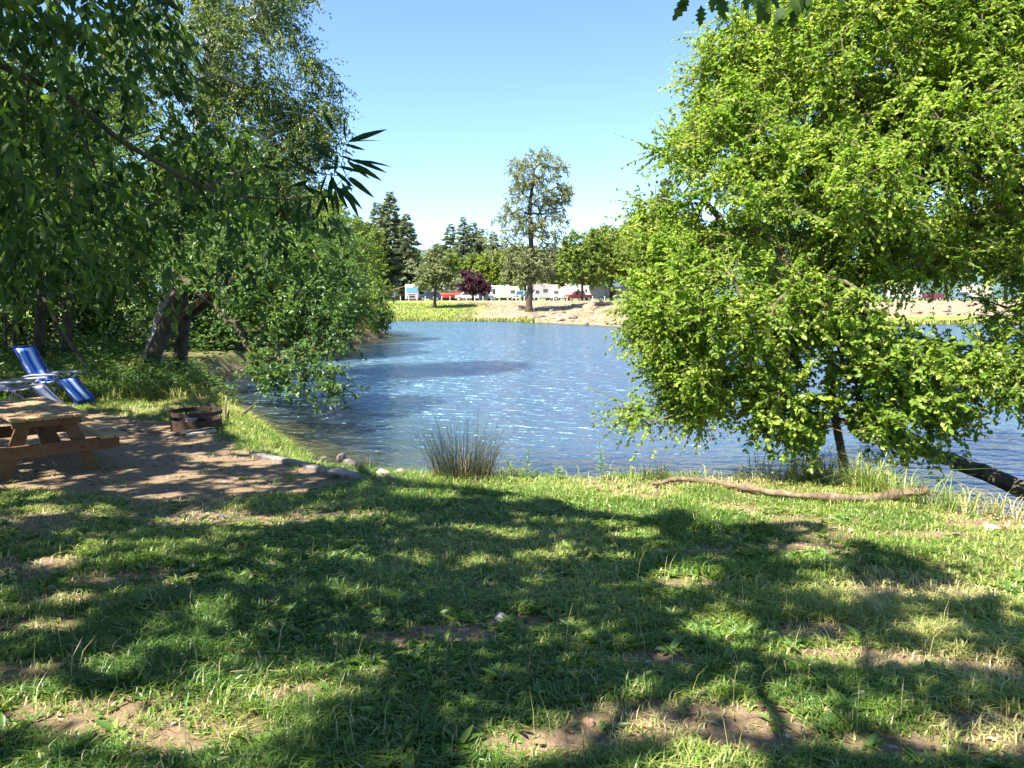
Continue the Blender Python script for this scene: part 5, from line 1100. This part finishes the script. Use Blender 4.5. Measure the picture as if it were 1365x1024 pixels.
# ------------------------------------------------------------------ the campground across the river
wht = plainmat('white_fibreglass', (0.52, 0.51, 0.5), 0.45, var=.05); tan = plainmat('tan_fibreglass', (0.46, 0.41, 0.34), 0.5, var=.06); gry = plainmat('grey_fibreglass', (0.4, 0.4, 0.42), 0.5, var=.06)
glass = plainmat('dark_tinted_glass', (0.03, 0.045, 0.055), 0.08, var=.1, spec=.8); bglass = plainmat('blue_tinted_windscreen', (0.10, 0.26, 0.34), 0.08, var=.1, spec=.9); blk = plainmat('black_rubber', (0.02, 0.02, 0.02), 0.8); chrome = plainmat('bright_trim', (0.6, 0.6, 0.6), 0.25, .8)
redp = plainmat('red_car_paint', (0.55, 0.02, 0.025), 0.3, var=.05, spec=.7); drk = plainmat('dark_blue_car_paint', (0.025, 0.04, 0.09), 0.3, var=.05, spec=.7); sil = plainmat('blue_grey_car_paint', (0.22, 0.32, 0.42), 0.3, .3, var=.05); whp = plainmat('white_car_paint', (0.5, 0.5, 0.5), 0.3, var=.04, spec=.6); brn = plainmat('brown_cabin_boards', (0.19, 0.10, 0.075), 0.85, var=.3, scale=4); rof = plainmat('brown_shingles', (0.16, 0.11, 0.09), 0.9, var=.3, scale=6); lamp = plainmat('headlamp_glass', (0.8, 0.8, 0.75), 0.1, var=.02, spec=.8); canv = plainmat('cream_canvas', (0.52, 0.49, 0.45), 0.85, var=.06); mar = plainmat('maroon_stripe_paint', (0.3, 0.05, 0.05), 0.4)
DV = 150
def base(px, dep=DV):
    q = at(px, 400, dep); return (q[0], q[1], hz(q[0], q[1]))
def wheel(t, x, y, r=.36, w=.24):
    q = MB(); q.tube([(x, y - w / 2, r), (x, y + w / 2, r)], [r, r], 16); o = q.build('wheel', blk, t)
    c = MB(); c.tube([(x, y - w / 2 - .012, r), (x, y - w / 2 + .02, r)], [r * .55, r * .55], 12); c.build('hub_cap', chrome, o)
def pane(t, nm, m, x, z, wx, wz, y, fr=True):
    q = MB(); q.box((x, y, z), (wx, .03, wz), bev=.01); o = q.build(nm, m, t)
    return o
def caravan(lab, px, L, Hh, m, wins, prof=None, rz=0, dep=DV, door=None, group='travel trailers parked across the river', stripe=None, W=2.4, hitch=True, wx=(-.4, .45)):
    t = thing('travel_trailer', lab, 'caravan', base(px, dep), rz, group); h = L / 2
    P = prof or [(-h, .5), (h - .9, .5), (h, 1.1), (h - .12, Hh - .5), (h - .6, Hh), (-h + .3, Hh), (-h, Hh - .3)]
    q = MB(); q.prism(P, -W / 2, W / 2); q.build('body', m, t, bevel=.07)
    for x, z, a, b in wins: pane(t, 'window', glass, x, z, a, b, -W / 2 - .012)
    if door is not None: o = pane(t, 'door', wht, door, 1.35, .7, 1.65, -W / 2 - .014); c = MB(); c.box((door + .25, -W / 2 - .05, 1.3), (.05, .06, .12)); c.build('handle', chrome, o)
    if stripe: q = MB(); q.box((0, -W / 2 - .01, 1.05), (L * .8, .02, .22)); q.build('side_stripe', stripe, t)
    for x in wx: wheel(t, x, -W / 2 + .12)
    q = MB(); q.box((-.4, 0, Hh + .13), (.8, .7, .26), bev=.06); q.build('roof_unit', wht, t)
    if hitch: q = MB(); q.tube([(h - .9, -.6, .5), (h + 1.0, 0, .5)], .05, 5); q.tube([(h - .9, .6, .5), (h + 1.0, 0, .5)], .05, 5); q.tube([(h + .9, 0, .0), (h + .9, 0, .7)], .05, 6); q.build('hitch', blk, t)
    return t
def pickup(lab, px, m, rz=0, dep=DV - 6, cap=False, group='cars and pickups across the river'):
    t = thing('pickup_truck' if not cap else 'parked_car', lab, 'pickup' if not cap else 'car', base(px, dep), rz, group)
    bed = [(2.7, 1.05), (2.7, .45), (-2.7, .45), (-2.75, 1.0), (-1.5, 1.12), (-.85, 1.78), (.75, 1.82), (1.0, 1.12)] if not cap else [(2.2, 1.0), (2.25, .4), (-2.2, .4), (-2.25, .95), (-1.3, 1.08), (-.6, 1.62), (1.5, 1.66), (2.1, 1.1)]
    q = MB(); q.prism(bed, -.92, .92); q.build('body', m, t, bevel=.06)
    gl = [(-1.25, 1.14), (-.8, 1.68), (.62, 1.72), (.82, 1.16)] if not cap else [(-1.1, 1.1), (-.5, 1.54), (1.35, 1.58), (1.85, 1.14)]
    for s in (-1, 1): q = MB(); q.prism(gl, s * .925 - .01, s * .925 + .01); q.build('side_window', glass, t)
    q = MB(); q.add([(-1.52, -.78, 1.14), (-1.52, .78, 1.14), (-.9, .7, 1.74), (-.9, -.7, 1.74)], [(0, 1, 2, 3)]) if not cap else q.add([(-1.33, -.78, 1.1), (-1.33, .78, 1.1), (-.65, .7, 1.58), (-.65, -.7, 1.58)], [(0, 1, 2, 3)]); o = q.build('windscreen', glass, t); sd = o.modifiers.new('thick', 'SOLIDIFY'); sd.thickness = .03; sd.offset = 1
    f = 2.7 if not cap else 2.2
    for s in (-1, 1): q = MB(); q.box((-f - .02, s * .66, .82), (.06, .36, .2), bev=.02); q.build('headlight', lamp, t)
    q = MB(); q.box((-f - .03, 0, .8), (.05, .9, .22), bev=.02); q.build('grille', blk, t); q = MB(); q.box((-f - .06, 0, .5), (.12, 1.8, .18), bev=.04); q.build('bumper', chrome, t)
    for x in (-f * .64, f * .62):
        for y in (-.82, .82): wheel(t, x, y)
    return t
# brown cabin
t = thing('brown_cabin', 'small brown boarded cabin at the left end of the row', 'cabin', base(521, 154)); MB().box((0, 0, 1.15), (4.0, 3.0, 2.3), bev=.02).build('wall', brn, t)
q = MB(); q.add([(-2.3, -1.8, 2.2), (2.3, -1.8, 2.2), (2.3, 0, 3.0), (-2.3, 0, 3.0), (-2.3, 1.8, 2.2), (2.3, 1.8, 2.2)], [(0, 1, 2, 3), (3, 2, 5, 4)]); o = q.build('roof', rof, t); sd = o.modifiers.new('thick', 'SOLIDIFY'); sd.thickness = .1
for x in (-1.2, 1.2): o = pane(t, 'window', wht, x, 1.35, .9, .8, -1.51); MB().box((x, -1.535, 1.35), (.75, .03, .65)).build('pane', glass, o)
pane(t, 'door', rof, 0, 1.0, .9, 1.9, -1.515)
# motorhome seen from the front
t = thing('motorhome', 'white motorhome facing the river with a wide blue windscreen', 'motorhome', base(549, 147), math.radians(8))
q = MB(); q.prism([(-4.2, .45), (4.2, .35), (4.35, 1.2), (4.15, 2.6), (3.7, 3.05), (-4.1, 3.05), (-4.2, 2.8)], -1.25, 1.25); o = q.build('body', wht, t, bevel=.12); o.rotation_euler.z = -PI / 2
o = MB().box((0, -4.28, 1.95), (2.15, .05, 1.0), Matrix.Rotation(-.12, 3, 'X'), .04).build('windscreen', bglass, t)
for s in (-1, 1):
    MB().box((s * .9, -4.36, .95), (.4, .06, .22), bev=.03).build('headlight', lamp, t); MB().box((s * 1.45, -4.1, 1.9), (.16, .2, .4), bev=.04).build('mirror', blk, t)
    wheel(t, s * 1.05, -3.0, .45)
MB().box((0, -4.37, .75), (1.0, .04, .3), bev=.02).build('grille', blk, t); MB().box((0, -4.40, .42), (2.3, .12, .2), bev=.04).build('bumper', chrome, t)
MB().box((0, -4.345, 1.2), (2.3, .03, .14)).build('front_stripe', mar, t)
q = MB(); q.add([(-1.3, -3.5, 2.75), (-1.3, 2.5, 2.75), (-3.4, 2.5, 2.15), (-3.4, -3.5, 2.15)], [(0, 1, 2, 3)]); o = q.build('awning', tan, t); sd = o.modifiers.new('thick', 'SOLIDIFY'); sd.thickness = .04
for y in (-3.4, 2.4): q = MB(); q.tube([(-3.35, y, 2.15), (-3.3, y, 0)], .03, 5); q.build('awning_pole', chrome, t)
pickup('dark blue car right of the white motorhome', 572, drk, .3, cap=True); 
def fifth(lab, px, m, dep=DV, rz=-PI / 2):
    t = thing('fifth_wheel_trailer', lab, 'caravan', base(px, dep), 0, 'travel trailers parked across the river')
    q = MB(); q.prism([(-4.5, .5), (2.2, .5), (2.4, 1.5), (4.4, 1.7), (4.6, 2.3), (4.1, 3.5), (-4.3, 3.5), (-4.5, 3.2)], -1.22, 1.22); o = q.build('body', m, t, bevel=.1); o.rotation_euler.z = rz
    MB().add([(-.9, -4.68, 2.5), (.9, -4.68, 2.5), (0, -4.63, 1.85)], [(0, 1, 2)]).build('front_cap', blk, t).modifiers.new('thick', 'SOLIDIFY').thickness = .06
    MB().box((0, -4.47, 2.95), (1.8, .05, .45), Matrix.Rotation(-.38, 3, 'X'), .02).build('front_window', glass, t)
    for s in (-1, 1): wheel(t, s * 1.05, 1.0); q = MB(); q.tube([(s * .5, -2.3, .5), (s * .5, -2.3, 0)], .06, 6); q.build('landing_leg', blk, t)
    return t
fifth('white fifth wheel trailer seen end on just right of the conical tree', 588, wht, 152); fifth('second end on fifth wheel trailer left of the purple plum', 606, wht, 153)
t = thing('red_boat', 'long red boat under cover in front of the fifth wheel trailers', 'boat', base(605, 144)); q = MB()
pr = [(-2.6, .9, .05), (-1.6, .9, .75), (0, .9, .95), (1.6, .9, .95), (2.4, .95, .9)]; V = []; F = []
for x, z, w_ in pr: V += [(x, -w_, z + .25), (x, -w_ * .7, z - .35), (x, w_ * .7, z - .35), (x, w_, z + .25), (x, 0, z + .55)]
for i in range(4):
    for k in range(5): F.append((i * 5 + k, i * 5 + (k + 1) % 5, (i + 1) * 5 + (k + 1) % 5, (i + 1) * 5 + k))
F += [(0, 1, 2, 3, 4), (24, 23, 22, 21, 20)]
q.add(V, F); q.build('hull', plainmat('dark_red_cover', (0.36, 0.045, 0.03), .6), t, smooth=True); q = MB(); q.box((.3, 0, .4), (4.6, .12, .12)); q.box((.8, 0, .36), (.12, 1.9, .1)); q.build('boat_trailer', blk, t)
for s in (-1, 1): wheel(t, .8, s * .95, .3, .18)
pickup('white car half hidden behind the purple plum trunk', 622, whp, .2, cap=True); pickup('dark car just right of the purple plum trunk', 641, drk, 2.8, 147, cap=True)
caravan('long white trailer with three dark windows right of the purple plum', 656, 5.6, 2.9, wht, [(-2.0, 1.8, .6, .7), (-.6, 1.75, .5, 1.0), (.4, 1.75, .5, 1.0)], door=1.5)
caravan('cream trailer joined close behind the long white one', 679, 4.2, 2.75, tan, [(.6, 1.7, .8, .6)], rz=0.05, dep=149, stripe=gry)
pickup('blue grey pickup left of the cottonwood trunk', 697, sil, 1.1, 144)
# class C motorhome
t = thing('camper_van', 'white camper van with an overcab bunk right of the cottonwood trunk', 'motorhome', base(722, 147), math.radians(20)); q = MB()
q.prism([(3.0, .5), (-3.1, .5), (-3.15, 1.05), (-2.2, 1.25), (-1.75, 1.95), (-2.7, 2.15), (-2.75, 2.7), (-2.3, 3.05), (3.0, 3.05)], -1.15, 1.15); q.build('body', wht, t, bevel=.07)
for x, z, a, b in ((-1.35, 1.65, .7, .55), (.3, 1.9, .9, .6), (2.0, 1.9, .6, .6)): pane(t, 'window', glass, x, z, a, b, -1.165)
q = MB(); q.add([(-2.24, -.95, 1.28), (-2.24, .95, 1.28), (-1.84, .95, 1.88), (-1.84, -.95, 1.88)], [(0, 1, 2, 3)]); o = q.build('windscreen', bglass, t); sd = o.modifiers.new('thick', 'SOLIDIFY'); sd.thickness = .05; sd.offset = 0
for s in (-1, 1): MB().box((-3.16, s * .8, .85), (.06, .35, .2), bev=.02).build('headlight', lamp, t)
MB().box((-3.18, 0, .8), (.05, 1.0, .25), bev=.02).build('grille', blk, t); MB().box((.6, 0, 3.16), (.9, .8, .22), bev=.06).build('roof_unit', gry, t)
for x in (-2.0, 1.6):
    for y in (-1.0, 1.0): wheel(t, x, y)
# small rounded trailer and pop-up tent trailer
caravan('little rounded grey topped trailer left of the white tent trailer', 741, 2.6, 2.1, gry, [(0, 1.5, .8, .5)], prof=[(-1.3, .7), (-1.1, .45), (1.1, .45), (1.3, .8), (1.2, 1.5), (.7, 2.0), (0, 2.12), (-.7, 2.0), (-1.2, 1.5)], dep=138, W=1.7, hitch=True, wx=(0,))
t = thing('tent_trailer', 'white peaked tent trailer left of the red pickup', 'caravan', base(755, 147)); MB().box((0, 0, .75), (3.6, 2.1, .6), bev=.06).build('body', wht, t)
q = MB(); q.prism([(-2.6, 1.1), (2.0, 1.1), (1.9, 2.4), (.4, 3.0), (-1.0, 2.5)], -1.05, 1.05); q.build('canvas_tent', canv, t, bevel=.04); pane(t, 'window', gry, .9, 1.8, .8, .6, -1.065); MB().box((.4, 0, 3.12), (1.3, 1.2, .2), bev=.04).build('roof_panel', wht, t)
for s in (-1, 1): wheel(t, 0, s * .95, .3, .2)
caravan('white trailer with a big window behind the red pickup', 775, 4.4, 2.9, wht, [(-1.1, 1.85, 1.3, .75), (.9, 1.9, .6, .6)], dep=152, stripe=mar, door=1.7)
pickup('bright red pickup parked by the river road', 772, redp, .12, 143)
caravan('big pale trailer with a grey slide out beside the dark tree trunk', 802, 5.4, 3.0, wht, [(-1.5, 1.9, .7, .5)], dep=149)
q = MB(); t = bpy.context.scene.objects[-1] if False else thing('utility_trailer', 'grey box trailer with its brown end door by the alder edge', 'trailer', base(816, 148), .1, None); MB().box((0, 0, 1.55), (2.6, 2.2, 2.1), bev=.05).build('box_body', gry, t); pane(t, 'end_door', brn, -.2, 1.5, 1.2, 1.7, -1.11)
for s in (-1, 1): wheel(t, 0, s * 1.0, .34)
MB().tube([(1.3, 0, .5), (2.4, 0, .5)], .05, 6).build('hitch', blk, t)
for px, m_, L, lab in [(842, wht, 4.5, 'white trailer glimpsed between the alder leaves'), (1203, wht, 5.5, 'white trailer seen in the left of the alder gap'), (1300, tan, 5.5, 'cream trailer seen right of the alder gap')]:
    caravan(lab, px, L, 2.9, m_, [(-1.2, 1.8, .7, .6), (.6, 1.8, .7, .6)], dep=150)
pickup('blue grey car seen in the middle of the alder gap', 1275, sil, .1, 146, cap=True); pickup('maroon car seen in the alder gap', 1240, plainmat('maroon_car_paint', (0.2, 0.03, 0.05), .3), .1, 146, cap=True)
# white marker posts along the river road
post_m = plainmat('white_post_paint', (0.42, 0.41, 0.39), .6)
p0 = None
for px in list(range(512, 700, 11)) + [718, 738, 756, 790, 806]:
    g = base(px, 126 + 1.5 * math.sin(px)); 
    if p0 is None:
        q = MB(); q.lathe([(0, .78), (.07, .76), (.085, .70), (.09, -.1)], 8); p0 = q.build('marker_post', post_m, loc=g); tagp(p0, 'low white post along the edge of the river road', 'post', 'white posts along the river road')
    else: c = p0.copy(); COL.objects.link(c); c.location = g
